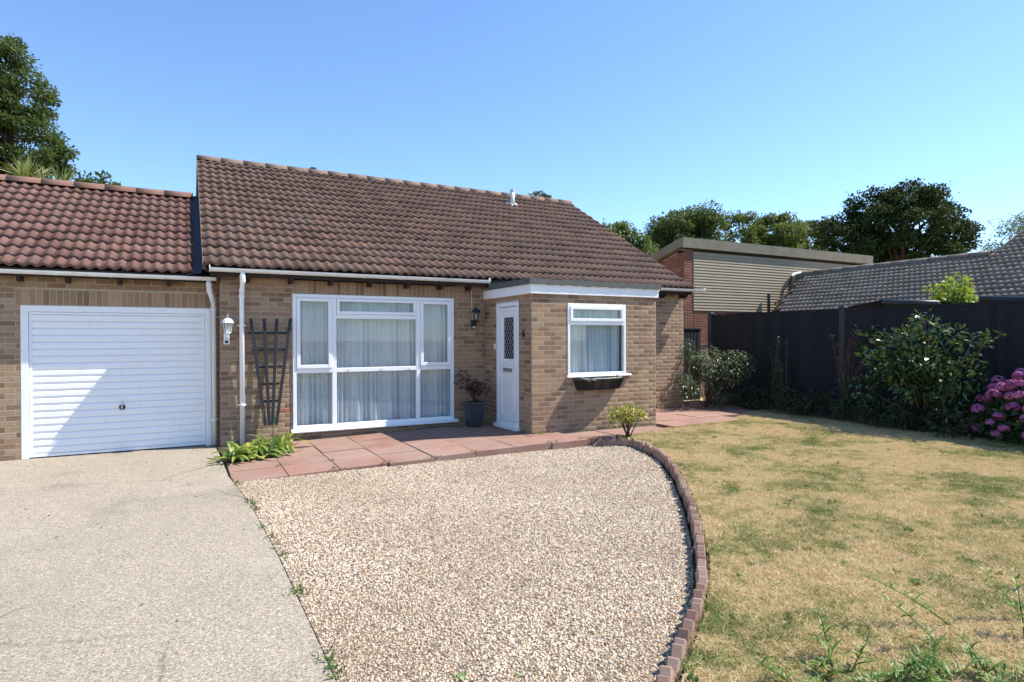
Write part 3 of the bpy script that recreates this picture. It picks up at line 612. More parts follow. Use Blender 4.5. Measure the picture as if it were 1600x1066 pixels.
# front door in the porch side (faces -X): built in (u, z) with x outward negative
d0, d1, dz0, dz1 = DOORH[0], DOORH[1], .03, 2.125
def dbox(mb, u0, u1, z0, z1, x0, x1): return mb.box(x0, x1, -u1, -u0, z0, z1)
mb = MB(); dbox(mb, d0, d0+.07, dz0, dz1, .0, .09); dbox(mb, d1-.07, d1, dz0, dz1, .0, .09); dbox(mb, d0+.07, d1-.07, dz1-.07, dz1, .001, .089)
door = mb.build('door', 'upvc', house, bevel=.006); tag(door, 'white panelled front door with leaded glass in the porch side')
mb = MB(); dbox(mb, d0-.02, d1+.03, -.02, .045, -.06, .09); dbox(mb, d0+.07, d1-.07, .045, .12, -.02, .05); mb.build('threshold', 'upvc', door, bevel=.004)
l0, l1 = d0+.075, d1-.075
mb = MB()
for (u0, u1, z0, z1) in ((l0, l0+.09, .125, 2.045), (l1-.09, l1, .125, 2.045), (l0+.09, l1-.09, .125, .22), (l0+.09, l1-.09, .90, 1.07), (l0+.09, l1-.09, 1.97, 2.045)): dbox(mb, u0, u1, z0, z1, .014, .06)
leafd = mb.build('door_leaf', 'upvc', door, bevel=.004)
mb = MB(); dbox(mb, l0+.09, l1-.09, .22, .90, .034, .05); dbox(mb, l0+.15, l1-.15, .30, .82, .022, .036); mb.build('lower_panel', 'upvc', door, bevel=.005)
mb = MB(); dbox(mb, l0+.09, l0+.16, 1.07, 1.97, .03, .05); dbox(mb, l1-.16, l1-.09, 1.07, 1.97, .03, .05); dbox(mb, l0+.16, l1-.16, 1.07, 1.17, .031, .05); dbox(mb, l0+.16, l1-.16, 1.87, 1.97, .031, .05); mb.build('upper_panel', 'upvc', door, bevel=.005)
MB().box(.036, .042, -(l1-.15), -(l0+.15), 1.165, 1.875).build('door_pane', 'glass_dark', door)
mb = MB(); ua, ub, za, zb = l0+.165, l1-.165, 1.175, 1.865
for k in range(-6, 12):
    for sgn in (1, -1):
        pts = []
        for q in np.linspace(0, 1, 30):
            u = ua+(ub-ua)*q; z = (za+k*.115+(ub-ua)*q*1.5) if sgn > 0 else (zb-k*.115-(ub-ua)*q*1.5)
            if za < z < zb: pts.append((.033, -u, z))
        if len(pts) > 1: mb.tube([pts[0], pts[-1]], .0035, 4)
mb.build('leaded_lattice', 'steel', door)
MB().box(.006, .016, -(l1-.17), -(l0+.17), .945, 1.012).build('letterbox', 'steel', door, bevel=.004)
MB().box(-.012, .016, -(l1-.035), -(l1-.06), 1.0, 1.2).tube([(-.03, -(l1-.048), 1.07), (-.03, -(l1-.16), 1.07)], .009, 8).build('door_handle', 'upvc', door)
MB().box(-.02, 0, -.44, -.405, 1.33, 1.42).build('bell_push', 'white_paint', house, bevel=.004)
# house number, a small dark figure beside the door
tc = bpy.data.curves.new('house_number', 'FONT'); tc.body = '6'; tc.size = .16; tc.extrude = .006; to = bpy.data.objects.new('t', tc); COL.objects.link(to)
bpy.context.view_layer.update(); nm = bpy.data.meshes.new_from_object(to.evaluated_get(bpy.context.evaluated_depsgraph_get())); bpy.data.objects.remove(to)
nm.materials.clear(); nm.materials.append(MATS['black_metal']); no = link('house_number', nm); no.location = (-.016, -1.43, 1.54); no.rotation_euler = (math.pi/2, 0, -math.pi/2); tag(no, 'small dark house number fixed to the brick beside the front door', 'house number')

# ================================================================ the garage
GY = .30
garage = thing('garage', 'attached brick garage with red pantiled roof and white up-and-over door', 'garage')
GH = (-6.785, -4.475, -.2, 1.985, .06, .215); fr_g = front(GY)
mb = MB(); backing(mb, fr_g[0], -9.2, HL-.003, -.2, 2.40, [GH[:4]]); mb.box(-9.2, -9.0, GY+.2, 5.8, -.2, 2.4).box(-9.0, HL-.003, 5.6, 5.8, -.2, 2.4).build('wall', 'mortar', garage)
lay(garage, [(fr_g, stretcher(-9.2, HL-.003, -.175, 2.39, [GH]))], 300, 'brick_tan', 'brickwork')
mb = MB(); bar = .085
mb.box(GH[0], GH[0]+bar, GY-.004, GY+.09, -.1, GH[3]).box(GH[1]-bar, GH[1], GY-.004, GY+.09, -.1, GH[3]).box(GH[0]+bar, GH[1]-bar, GY-.003, GY+.09, GH[3]-bar, GH[3])
gfr = mb.build('door_frame', 'white_paint', garage, bevel=.005)
gx0, gx1, gz0, gz1 = GH[0]+bar+.004, GH[1]-bar-.004, -.085, GH[3]-bar-.004
mb = MB(); mb.box(gx0, gx0+.028, GY+.008, GY+.06, gz0, gz1).box(gx1-.028, gx1, GY+.008, GY+.06, gz0, gz1).box(gx0+.028, gx1-.028, GY+.009, GY+.06, gz1-.03, gz1).box(gx0+.028, gx1-.028, GY+.009, GY+.06, gz0, gz0+.035)
gd = mb.build('garage_door', 'white_paint', garage, bevel=.003); tag(gd, 'white ribbed steel up-and-over garage door')
prof = []; nb = 20; h0, h1 = gz0+.035, gz1-.03; st = (h1-h0)/nb
for k in range(nb):
    z = h0+k*st; prof += [(GY+.036, z), (GY+.022, z+.010), (GY+.016, z+.03), (GY+.016, z+st-.016), (GY+.024, z+st-.006)]
prof += [(GY+.036, h1), (GY+.05, h1), (GY+.05, h0)]
MB().extrude(prof, 0, gx0+.028, gx1-.028).build('ribbed_panel', 'white_paint', gd)
hx, hz = (gx0+gx1)/2+.0, .545
MB().lathe((0, 0, 0), [(.0, -.012), (.036, -.012), (.04, 0), (.036, .008), (0, .01)], 18).build('handle_plate', 'black_metal', gd)
hp = bpy.data.objects[-1] if False else [o for o in gd.children if o.name.startswith('handle_plate')][0]
hp.location = (hx, GY+.008, hz); hp.rotation_euler = (math.pi/2, 0, 0)
MB().tube([(hx, GY+.0, hz), (hx, GY-.03, hz)], .012, 10).box(hx-.01, hx+.01, GY-.04, GY-.028, hz-.02, hz+.085).build('handle', 'steel', gd, bevel=.003)
GPI = PI6; GE = Vector((-9.3, .045, 2.475)); GL = 2.955/math.cos(GPI); gnx, gnc = 16, 11; gw = 4.605/gnx
gm = tile_mesh('tile_red', gw, GL/gnc+.06)
lay_tiles(garage, gm, GE, UX, UY, [(i*gw, j*GL/gnc) for j in range(gnc) for i in range(gnx)], 300, 'roof_tiling')
rzg = 2.52+2.955*math.tan(GPI)
MB().extrude([(.07, 2.465), (3.0, rzg-.08), (6.1, 2.44), (6.1, 2.36), (3.0, rzg-.17), (.1, 2.395)], 0, -9.3, HL-.02).build('roof_deck', 'dark_wood', garage)
MB().extrude([(3.0, rzg+.01), (6.15, 2.48), (6.15, 2.46), (3.0, rzg-.02)], 0, -9.31, -4.62).build('rear_roof_slope', 'tile_red', garage)
ridge_tiles(garage, -9.3, -4.70, 3.0, rzg-.03, 'ridge_red')
# lead strip between the two roofs
t = math.tan(GPI)
MB().raw([(-4.79, -.02, 2.455), (-4.605, -.02, 2.485), (-4.605, 3.1, 2.485+3.12*t), (-4.79, 3.1, 2.455+3.12*t), (-4.60, -.02, 2.63), (-4.60, 3.1, 2.63+3.12*t)], [(0, 1, 2, 3), (1, 4, 5, 2)]).build('lead_flashing', 'lead', garage)
gutter(garage, -9.2, -4.40, .045, 2.437, .05)
MB().box(-9.2, -4.41, .098, .12, 2.36, 2.45).build('fascia_board', 'dark_wood', garage)
for x in (-8.0, -7.4, -6.77, -6.245, -5.643, -5.038): MB().extrude([(.08, 2.395), (.295, 2.395), (.295, 2.30), (.17, 2.29), (.08, 2.35)], 0, x-.024, x+.024).build('rafter_end', 'dark_wood', garage)
downpipe(garage, [(-4.51, .045, 2.40), (-4.51, .045, 2.30), (-4.50, .055, 2.22), (-4.45, .18, 2.08), (-4.44, .215, 1.96), (-4.44, .215, -.08)], .034, [(-4.44, .215, 1.86), (-4.44, .215, .30)])

# ================================================================ things on and by the walls
def lantern(name, label, x, zc, mat, s=1.0, cable=False):
    t = thing(name, label, 'wall light'); Y = -.135*s
    cap = MB().lathe((x, Y, zc), [(.0, .205*s), (.006*s, .20*s), (.006*s, .165*s), (.016*s, .158*s), (.012*s, .145*s), (.04*s, .135*s), (.072*s, .105*s), (.085*s, .075*s), (.088*s, .066*s), (.0, .066*s)], 12).build('cap', mat, t)
    mb = MB()
    for k in range(6):
        a = k*math.pi/3; mb.tube([(x+.062*s*math.cos(a), Y+.062*s*math.sin(a), zc+.066*s), (x+.04*s*math.cos(a), Y+.04*s*math.sin(a), zc-.075*s)], .0045*s, 5)
    mb.lathe((x, Y, zc), [(0, -.10*s), (.02*s, -.098*s), (.044*s, -.083*s), (.044*s, -.073*s), (0, -.07*s)], 12); mb.build('cage', mat, t)
    MB().lathe((x, Y, zc), [(.036*s, -.07*s), (.056*s, .064*s)], 6).build('lamp_glass', 'glass', t)
    MB().lathe((x, Y, zc), [(.012*s, -.07*s), (.016*s, -.03*s), (.018*s, .03*s), (.0, .05*s)], 10).build('bulb', 'bulb_glass', t, smooth=True)
    MB().tube([(x, Y, zc-.09*s), (x, Y, zc-.135*s), (x-.005, Y+.03*s, zc-.165*s), (x-.01, Y+.07*s, zc-.165*s), (x-.012, -.015, zc-.15*s)], [.012*s, .016*s, .017*s, .016*s, .02*s], 10).build('arm', mat, t, smooth=True)
    MB().box(x-.05*s, x+.035*s, -.03, -.008, zc-.25*s, zc-.08*s).build('back_plate', mat, t, bevel=.012)
    MB().lathe((x-.012, -.06, zc-.215*s), [(0, -.02*s), (.022*s, -.014*s), (.026*s, .0), (.02*s, .018*s), (0, .022*s)], 12).build('sensor', 'black_metal' if mat != 'black_metal' else 'bulb_glass', t, smooth=True)
    if cable: MB().tube([(x-.02, -.012, zc-.1), (x-.03, -.012, zc+.25), (x-.03, -.012, 2.43)], .006, 6).build('cable', 'gutter_pvc', t)
    return t
lantern('wall_lantern', 'white lantern on the brick beside the downpipe', -4.27, 1.69, 'white_paint', 1.0)
lantern('wall_lantern', 'black lantern on the brick beside the porch', -.235, 1.92, 'black_metal', .95, True)
# fan trellis
tr = thing('trellis', 'dark fan-shaped trellis leaning on the wall left of the big window', 'trellis')
def lath(a, b, y, w=.046, d=.016):
    a, b = Vector((a[0], y, a[1])), Vector((b[0], y, b[1])); dv = (b-a).normalized(); sd = Vector((dv.z, 0, -dv.x))*w/2; dd = Vector((0, d/2, 0))
    c = [a-sd-dd, a+sd-dd, a+sd+dd, a-sd+dd, b-sd-dd, b+sd-dd, b+sd+dd, b-sd+dd]
    MB().raw(c, [(0,3,2,1),(4,5,6,7),(0,1,5,4),(1,2,6,5),(2,3,7,6),(3,0,4,7)]).build('lath', 'trellis_paint', tr, bevel=.002)
for top, bot in ((-3.955, -3.755), (-3.765, -3.70), (-3.585, -3.655), (-3.385, -3.60)):
    lath((bot, .2), (top, 1.83), -.115)
for z, xa, xb in ((1.61, -3.98, -3.385), (1.355, -3.935, -3.44), (1.095, -3.90, -3.505), (.83, -3.86, -3.55), (.57, -3.80, -3.57)): lath((xa, z), (xb, z), -.092, .036)
# pot and its shrub
pt = thing('plant_pot', 'square tapered dark grey plant pot between the big window and the porch', 'plant pot')
mb = MB(); px_, py_ = -.40, -.40
def ring(h, z): return [(px_-h, py_-h, z), (px_+h, py_-h, z), (px_+h, py_+h, z), (px_-h, py_+h, z)]
mb.raw(ring(.105, 0)+ring(.138, .37)+ring(.148, .372)+ring(.150, .42)+ring(.134, .422)+ring(.13, .385), [(3,2,1,0)]+[(a*4+i, a*4+(i+1) % 4, a*4+4+(i+1) % 4, a*4+4+i) for a in range(5) for i in range(4)])
mb.build('pot_body', 'pot_plastic', pt, bevel=.008); MB().box(px_-.131, px_+.131, py_-.131, py_+.131, .37, .39).build('compost', 'soil', pt)
def blob_points(n, c, r_, g, shell=.55):
    d = unit(g.normal(0, 1, (n, 3))); q = shell+(1-shell)*g.uniform(0, 1, (n, 1))**.5
    return np.array(c)+d*q*np.array(r_), d
def shrub(name, label, cat, base, stems, clumps, nleaf, ln, wd, mat, g, stemmat='twig', fold=.2, droop=.1, up=.5, stem_r=.012, shell=.4, parts=('stems', 'foliage'), group=None):
    """clumps: list of (centre, radii); a stem runs from the base to each"""
    t = thing(name, label, cat, group); mb = MB(); b = Vector(base)
    for c, r_ in clumps[:stems]:
        c = Vector(c); mid = b.lerp(c, .5)+Vector((g.normal(0, .04), g.normal(0, .04), .03)); mb.tube([b+Vector((g.normal(0, .02), g.normal(0, .02), 0)), mid, c], [stem_r, stem_r*.75, stem_r*.35], 6)
    if mb.v: mb.build(parts[0], stemmat, t)
    P, D = [], []
    vol = [r_[0]*r_[1]*r_[2] for c, r_ in clumps]; tot = sum(v**.67 for v in vol)
    for (c, r_), v in zip(clumps, vol):
        n = max(6, int(nleaf*v**.67/tot)); p, d = blob_points(n, c, r_, g, shell); P.append(p); D.append(d)
    P = np.concatenate(P); D = np.concatenate(D); n = len(P); dirs = unit(D+g.normal(0, .7, (n, 3))+np.array((0, 0, .1)))
    nn = unit(D*.6+g.normal(0, .5, (n, 3))+np.array((0, 0, up)))
    leaves(parts[1], P, dirs, nn, ln*g.uniform(.6, 1.25, n), wd*g.uniform(.7, 1.2, n), mat, t, fold, droop)
    return t
g = np.random.default_rng(5)
cl = [((px_+g.normal(0, .14), py_+g.normal(0, .12), .58+g.uniform(0, .32)), (.11, .11, .09)) for k in range(12)]
shrub('maroon_shrub', 'sparse dark maroon-leaved shrub growing in the grey pot', 'shrub', (px_, py_, .40), 12, cl, 520, .06, .022, 'leaf_maroon', g, 'leaf_maroon', droop=.3, stem_r=.006)
# window box
wb = thing('window_box', 'black wire hayrack basket with dead stems under the porch window', 'window box')
bx0, bx1, bt, bb = .77, 1.73, .845, .665
def rim(q, n=26):
    z = bt+(bb-bt)*q; dpt = .20*(1-q*.45); ins = .07*q; out = []
    for i in range(n+1):
        a = math.pi*i/n; cx = (bx0+bx1)/2; hw = (bx1-bx0)/2-ins; e = .45
        out.append((cx-hw*math.copysign(abs(math.cos(a))**e, math.cos(a)), PD-.012-dpt*abs(math.sin(a))**e, z))
    return out
mb = MB()
for q in (0, 1.0): mb.tube(rim(q), .006, 6)
r0, r1 = rim(0, 22), rim(1, 22)
mb.build('rim', 'black_metal', wb)
for i in range(1, 22): MB().tube([r0[i], Vector(r0[i]).lerp(Vector(r1[i]), .5)+Vector((0, -.004, 0)), r1[i]], .006, 5).build('bar', 'black_metal', wb)
ra, rb = [(x, y+.012, z-.015) for x, y, z in rim(0)], [(x, y+.012, z+.002) for x, y, z in rim(1)]
n = len(ra); MB().raw(ra+rb, [(i, i+1, n+i+1, n+i) for i in range(n-1)]+[tuple(range(n, 2*n))]).build('liner', 'canopy_black', wb)
mb = MB(); mb.tube([(.90, PD-.05, .862), (1.0, PD-.17, .84), (1.08, PD-.215, .825)], .008, 6).tube([(1.02, PD-.215, .85), (1.15, PD-.21, .857), (1.3, PD-.205, .85), (1.62, PD-.20, .862)], .006, 6).tube([(.94, PD-.13, .83), (.96, PD-.21, .815)], .007, 6)
mb.tube([(1.36, PD-.1, .84), (1.42, PD-.2, .868)], .004, 5); mb.build('dead_stem', 'dead_twig', wb)
leaves('sprig', np.array([(1.40+.02*k, PD-.17-.01*(k % 3), .85+.006*k) for k in range(12)]), g.normal(0, 1, (12, 3))+np.array((0, -.3, .4)), g.normal(0, 1, (12, 3)), np.full(12, .05), np.full(12, .022), 'leaf_weed', wb)

# ================================================================ edging bricks round the gravel
ed = thing('lawn_edging', 'curved row of tilted sawtooth bricks edging the gravel', 'edging')
eb = MB(); b = .006; hx_, hy_, hz_ = .1075, .029, .046
vs = []
for sx in (-1, 1):
    for sy in (-1, 1):
        for sz in (-1, 1): vs += [(sx*(hx_-b), sy*(hy_-b), sz*hz_), (sx*(hx_-b), sy*hy_, sz*(hz_-b)), (sx*hx_, sy*(hy_-b), sz*(hz_-b))]
bm = bmesh.new()
for p in vs: bm.verts.new(p)
bmesh.ops.convex_hull(bm, input=bm.verts); bmesh.ops.dissolve_limit(bm, angle_limit=.02, verts=bm.verts, edges=bm.edges)
ebm = bpy.data.meshes.new('brick'); bm.to_mesh(ebm); bm.free(); ebm.materials.append(MATS['brick_edge'])
pts = [Vector((x, y, 0)) for x, y in EDGE]; fine = []
for i in range(len(pts)-1):
    p0, p1, p2, p3 = pts[max(i-1, 0)], pts[i], pts[i+1], pts[min(i+2, len(pts)-1)]
    for q in np.linspace(0, 1, 24, endpoint=False):
        fine.append(.5*((2*p1)+(p2-p0)*q+(2*p0-5*p1+4*p2-p3)*q*q+(3*p1-p0-3*p2+p3)*q**3))
acc = 0; last = fine[0]; nxt = 0
for k, p in enumerate(fine):
    acc += (p-last).length; last = p
    if acc >= nxt:
        nxt += .104; d = (fine[min(k+2, len(fine)-1)]-fine[max(k-2, 0)]).normalized()
        o = link('brick', ebm, ed); o.location = p+Vector((random.gauss(0, .005), random.gauss(0, .005), -.074+random.gauss(0, .006)))
        o.rotation_euler = (Matrix.Rotation(math.atan2(d.y, d.x)+random.gauss(0, .05), 3, 'Z') @ Matrix.Rotation(R(-40)+random.gauss(0, .06), 3, 'Y') @ Matrix.Rotation(random.gauss(0, .05), 3, 'X')).to_euler()

# ================================================================ fences
FX = 6.45
fence = thing('fence', 'tall charcoal closeboard fence along the right side of the garden', 'fence')
def board(w, h, parent, loc, rz):
    key = (round(w, 3), round(h, 2))
    if key not in BD:
        mb = MB(); mb.raw([(0, 0, 0), (w, .010, 0), (w, .018, 0), (0, .018, 0), (0, 0, h), (w, .010, h), (w, .018, h), (0, .018, h)], [(0,3,2,1),(4,5,6,7),(0,1,5,4),(1,2,6,5),(2,3,7,6),(3,0,4,7)]); BD[key] = mb.mesh('board', 'fence_paint')
    o = link('board', BD[key], parent); o.location = loc; o.rotation_euler = (0, 0, rz); return o
BD = {}
posts = [.78, -2.62, -5.98, -9.3]
for i, y in enumerate(posts):
    ztop = 2.10 if i == 0 else (2.09 if i == 1 else 2.04)
    mb = MB().box(FX-.055, FX+.055, y-.055, y+.055, -.3, ztop); mb.raw([(FX-.065, y-.065, ztop), (FX+.065, y-.065, ztop), (FX+.065, y+.065, ztop), (FX-.065, y+.065, ztop), (FX-.03, y-.03, ztop+.045), (FX+.03, y-.03, ztop+.045), (FX+.03, y+.03, ztop+.045), (FX-.03, y+.03, ztop+.045)], [(0,1,5,4),(1,2,6,5),(2,3,7,6),(3,0,4,7),(4,5,6,7),(3,2,1,0)])
    mb.build('post', 'concrete_post', fence)
for i in range(3):
    ya, yb = posts[i]-.06, posts[i+1]+.06; top = (2.05, 2.04, 2.0)[i]; n = int(round((ya-yb)/.105)); w = (ya-yb)/n
    for k in range(n): board(round(w+.012, 3), top-.2, fence, (FX-.018, ya-k*w, .2+random.uniform(-.003, .003)), -math.pi/2)
    MB().box(FX-.03, FX+.025, yb, ya, top+.003, top+.028).build('capping_rail', 'fence_paint', fence)
    MB().box(FX-.025, FX+.02, yb, ya, -.1, .198).build('gravel_board', 'concrete_post', fence)
    for z in (.5, 1.1, 1.75): MB().box(FX+.002, FX+.05, yb, ya, z, z+.07).build('rail', 'fence_paint', fence)
sf = thing('side_fence', 'low dark boarded fence closing the passage beside the bungalow', 'fence')
for k in range(14): board(.117, 1.72, sf, (4.84+k*.11, 1.05, 0), 0)
MB().box(4.84, 6.40, 1.035, 1.085, 1.722, 1.75).build('capping_rail', 'fence_paint', sf); MB().box(4.84, 6.40, 1.075, 1.11, 1.3, 1.37).build('rail', 'fence_paint', sf)

# ================================================================ neighbouring buildings
nb_ = thing('clad_house', 'neighbouring house with pale horizontal cladding, red brick pier and sloping roof', 'house')
NY, NX0, NX1 = 2.7, 7.42, 15.75
mb = MB(); mb.box(NX0+.01, NX1, NY+.03, NY+.25, -.2, 3.95); mb.raw([(NX0+.01, NY+.03, -.2), (NX0+.01, 9.0, -.2), (NX0+.01, 9.0, 2.3), (NX0+.01, NY+.03, 4.0), (NX0+.25, NY+.03, -.2), (NX0+.25, 9.0, -.2), (NX0+.25, 9.0, 2.3), (NX0+.25, NY+.03, 4.0)], [(0,1,2,3),(4,7,6,5),(0,3,7,4),(1,5,6,2),(3,2,6,7)])
mb.build('wall', 'mortar_red', nb_)
bl = stretcher(NX0, NX0+.34, -.2, 3.98, [])+stretcher(NX0+.345, 12.2, 1.3, 2.29, [(8.56, 8.95, 1.62, 2.13)])
side = [b_ for b_ in stretcher(-9.0, -NY-.02, 1.2, 4.0, []) if b_[1] < 4.0-(-NY-b_[0])*(1.7/6.3)-.03]
lay(nb_, [(front(NY), bl), (leftside(NX0, 0.0), side)], 300, 'brick_red', 'brickwork')
nbd = 20; z0, z1 = 2.29, 3.93
cbm = MB().raw([(0, -.022, 0), (1, -.022, 0), (1, -.004, .083), (0, -.004, .083), (0, .01, 0), (1, .01, 0), (1, .01, .083), (0, .01, .083)], [(0,1,2,3),(4,5,1,0),(3,2,6,7),(0,3,7,4),(1,5,6,2)]).mesh('cladding_board', 'cladding')
for k in range(nbd):
    o = link('cladding_board', cbm, nb_); o.location = (NX0+.345, NY, z0+k*(z1-z0)/nbd); o.scale = (NX1-NX0-.6, 1, 1)
MB().box(NX1-.24, NX1, NY-.05, NY+.25, -.2, 3.95).build('pier', 'brick_red', nb_)
mb = MB(); x = NX0-.12; q = [1.9, 1.7, 2.0, 1.5, 1.55]
for w in q: MB().box(x, x+w-.008, NY-.09, NY-.045, 4.02, 4.30).build('fascia_panel', 'stone_fascia', nb_); x += w
MB().extrude([(NY-.044, 4.26), (NY-.044, 4.05), (9.2, 2.35), (9.2, 2.55)], 0, NX0-.09, NX1+.18).build('roof', 'stone_fascia', nb_)
MB().raw([(NX0-.13, NY-.08, 4.06), (NX0-.13, NY-.08, 4.31), (NX0-.13, 9.2, 2.6), (NX0-.13, 9.2, 2.36), (NX0-.125+.003, NY-.08, 4.06), (NX0-.125+.003, NY-.08, 4.31), (NX0-.095, 9.2, 2.6), (NX0-.095, 9.2, 2.36)], [(0,3,2,1),(4,5,6,7),(1,2,6,5),(0,1,5,4),(0,4,7,3)]).build('bargeboard', 'stone_fascia', nb_)
mb = MB(); bar_frame(mb, 8.57, 8.94, 1.63, 2.12, .05, NY-.02, NY+.04); w_ = mb.build('window', 'upvc', nb_); pane(w_, 8.61, 8.9, 1.67, 2.08, NY+.01, 'glass_dark'); MB().box(8.53, 8.98, NY-.07, NY+.02, 1.58, 1.63).build('window_sill', 'upvc', w_)
MB().tube([(10.70, NY-.12, 1.8), (10.70, NY-.12, 2.83)], .045, 10).build('vent_pipe', 'black_metal', nb_)
# low neighbouring roof beyond the fence
nr = thing('tiled_neighbour', 'low neighbouring building with grey pantiled roof beyond the fence', 'house')
NP = math.atan(.466); NE = Vector((8.75, 2.9, 3.48-.466*(12.3-8.75)))
nux = Vector((0, -1, 0)); nuy = Vector((math.cos(NP), 0, math.sin(NP))); nsl = (12.3-8.75)/math.cos(NP)
ntm = tile_mesh('tile_grey', .26, .32, 2, .032, 9, .032, .03)
pl = []
for j in range(26):
    s_ = j*.262; x = 8.75+s_*math.cos(NP)
    yl = 2.72 if x > 12.25 else 1.5+(x-9.6)*(2.62-1.5)/(12.3-9.6)
    if s_ > nsl-.1: yl = -2.46
    for i in range(53):
        y = 2.9-i*.26
        if y > yl+.15 or y < -8.6: continue
        pl.append((2.9-y, s_))
lay_tiles(nr, ntm, NE, nux, nuy, pl, 0, 'roof_tiling')
rt_ = NE+nuy*(20*.335)
def npt(x, y, dz=0): return (x, y, 3.48-.466*(12.3-x)+dz)
MB().raw([npt(8.75, -8.8, -.01), npt(8.75, 1.2, -.01), npt(9.6, 1.5, -.01), npt(12.3, 2.6, -.01), npt(12.3, -2.46, -.01), npt(14.9, -2.46, -.01), npt(14.9, -8.8, -.01)], [tuple(range(6, -1, -1))]).build('roof_deck', 'dark_wood', nr)
MB().raw([npt(12.3, 2.6, -.02), npt(12.3, -2.46, -.02), (15.6, -2.46, 2.0), (15.6, 2.6, 2.0)], [(0, 1, 2, 3)]).raw([npt(14.9, -2.46, -.02), npt(14.9, -8.8, -.02), (20, -8.8, 2.3), (20, -2.46, 2.3)], [(0, 1, 2, 3)]).build('rear_roof_slope', 'tile_grey', nr)
ridge_tiles(nr, -2.5, 2.66, 12.32, 3.485, 'tile_grey', .11, .45, 1)
MB().box(9.4, 12.2, -8.4, 1.0, -.2, 1.95).box(12.2, 19, -8.4, -2.6, -.2, 2.2).extrude([(9.4, 1.9), (12.3, 3.3), (15.5, 1.9)], 1, -2.5, .98).extrude([(9.4, 1.9), (14.8, 4.4), (19, 2.2)], 1, -8.4, -2.55).build('wall', 'mortar', nr)
mb = MB(); mb.tube([(12.28, 2.66, 3.55), (11.95, 2.62, 3.50), (11.75, 2.6, 3.42)], .05, 8); mb.build('flashing', 'flue_metal', nr)
MB().tube([(11.75, 2.6, 3.4), (11.6, 2.58, 2.9), (10.9, 2.5, 2.55)], .035, 6).build('valley_pipe', 'black_metal', nr)
# black folded-roof shelters showing above the fence
sh = thing('garden_shelter', 'black shelter with rolled roof edge showing over the fence by the yellow-green shrub', 'shelter')
mb = MB().tube([(7.2, -2.95, 2.19), (7.2, -3.95, 2.11)], .06, 10).build('roof_edge', 'canopy_black', sh, smooth=True)
MB().raw([(7.2, -2.95, 2.25), (7.2, -3.95, 2.17), (8.4, -3.9, 2.08), (8.4, -2.2, 2.08), (7.2, -2.0, 2.11)], [(0, 1, 2, 3), (0, 3, 4)]).build('roof_sheet', 'canopy_black', sh)
for x, y in ((7.25, -2.1), (7.25, -3.8), (8.3, -2.3), (8.3, -3.8)): MB().box(x, x+.06, y, y+.06, -.2, 2.07).build('leg', 'canopy_black', sh)
sh = thing('garden_shelter', 'black rolled shelter edge over the fence at the right edge of the picture', 'shelter')
MB().tube([(7.2, -4.6, 2.16), (7.2, -6.2, 2.03)], .06, 10).build('roof_edge', 'canopy_black', sh, smooth=True)
MB().raw([(7.2, -4.6, 2.22), (7.2, -6.2, 2.09), (8.3, -6.2, 2.0), (8.3, -4.6, 2.1)], [(0, 1, 2, 3)]).build('roof_sheet', 'canopy_black', sh)
for x, y in ((7.25, -4.7), (7.25, -6.1), (8.2, -4.7), (8.2, -6.1)): MB().box(x, x+.06, y, y+.06, -.2, 2.02).build('leg', 'canopy_black', sh)

# ================================================================ trees
def tree(name, label, base, crown, ncl, nleaf, size, mat, seed, cr_=.9, group=None, trunk_r=.3, spread=1.0, asp=.62, solid=.55):
    """crown: list of ellipsoids (cx,cy,cz,rx,ry,rz) in world metres"""
    g = np.random.default_rng(seed); t = thing(name, label, 'tree', group); C = []
    wts = np.array([e[3]*e[4]+e[3]*e[5]+e[4]*e[5] for e in crown]); wts = wts/wts.sum()
    for e, w in zip(crown, wts):
        n = max(3, int(ncl*w)); d = unit(g.normal(0, 1, (n, 3))); q = solid+(1-solid)*g.uniform(0, 1, (n, 1))**.6
        C.append(np.array(e[:3])+d*q*(np.array(e[3:])-cr_*.5))
    C = np.concatenate(C); rad = cr_*g.uniform(.55, 1.2, len(C))
    per = max(4, nleaf//len(C)); P, D = [], []
    for c, r_ in zip(C, rad):
        d = unit(g.normal(0, 1, (per, 3))); q = g.uniform(.15, 1, (per, 1))**.6*np.where(g.uniform(0, 1, (per, 1)) < .06, 1.45, 1)
        P.append(c+d*q*r_*np.array((1.15, 1.15, .72))); D.append(d)
    P = np.concatenate(P); D = np.concatenate(D); n = len(P)
    dirs = unit(D+g.normal(0, .8, (n, 3))); nn = unit(D*.5+g.normal(0, .5, (n, 3))+np.array((0, 0, .6)))
    leaves('crown', P, dirs, nn, size*g.uniform(.6, 1.3, n), size*asp*g.uniform(.7, 1.2, n), mat, t, .15, .1)
    b = Vector(base); cen = Vector(np.mean([e[:3] for e in crown], axis=0)); mb = MB()
    fork = b.lerp(cen, .55); mb.tube([b, b.lerp(fork, .5)+Vector((.1, .05, 0)), fork, cen], [trunk_r*1.25, trunk_r, trunk_r*.8, trunk_r*.3], 10)
    for k in g.choice(len(C), min(len(C), 34), replace=False):
        e = Vector(C[k]); st_ = fork.lerp(cen, g.uniform(0, .8)); mid = st_.lerp(e, .5)+Vector((g.normal(0, .25), g.normal(0, .25), g.normal(.15, .2)))
        mb.tube([st_, mid, e], [trunk_r*.38, trunk_r*.22, trunk_r*.06], 5)
    mb.build('trunk', 'bark', t, smooth=True)
    return t
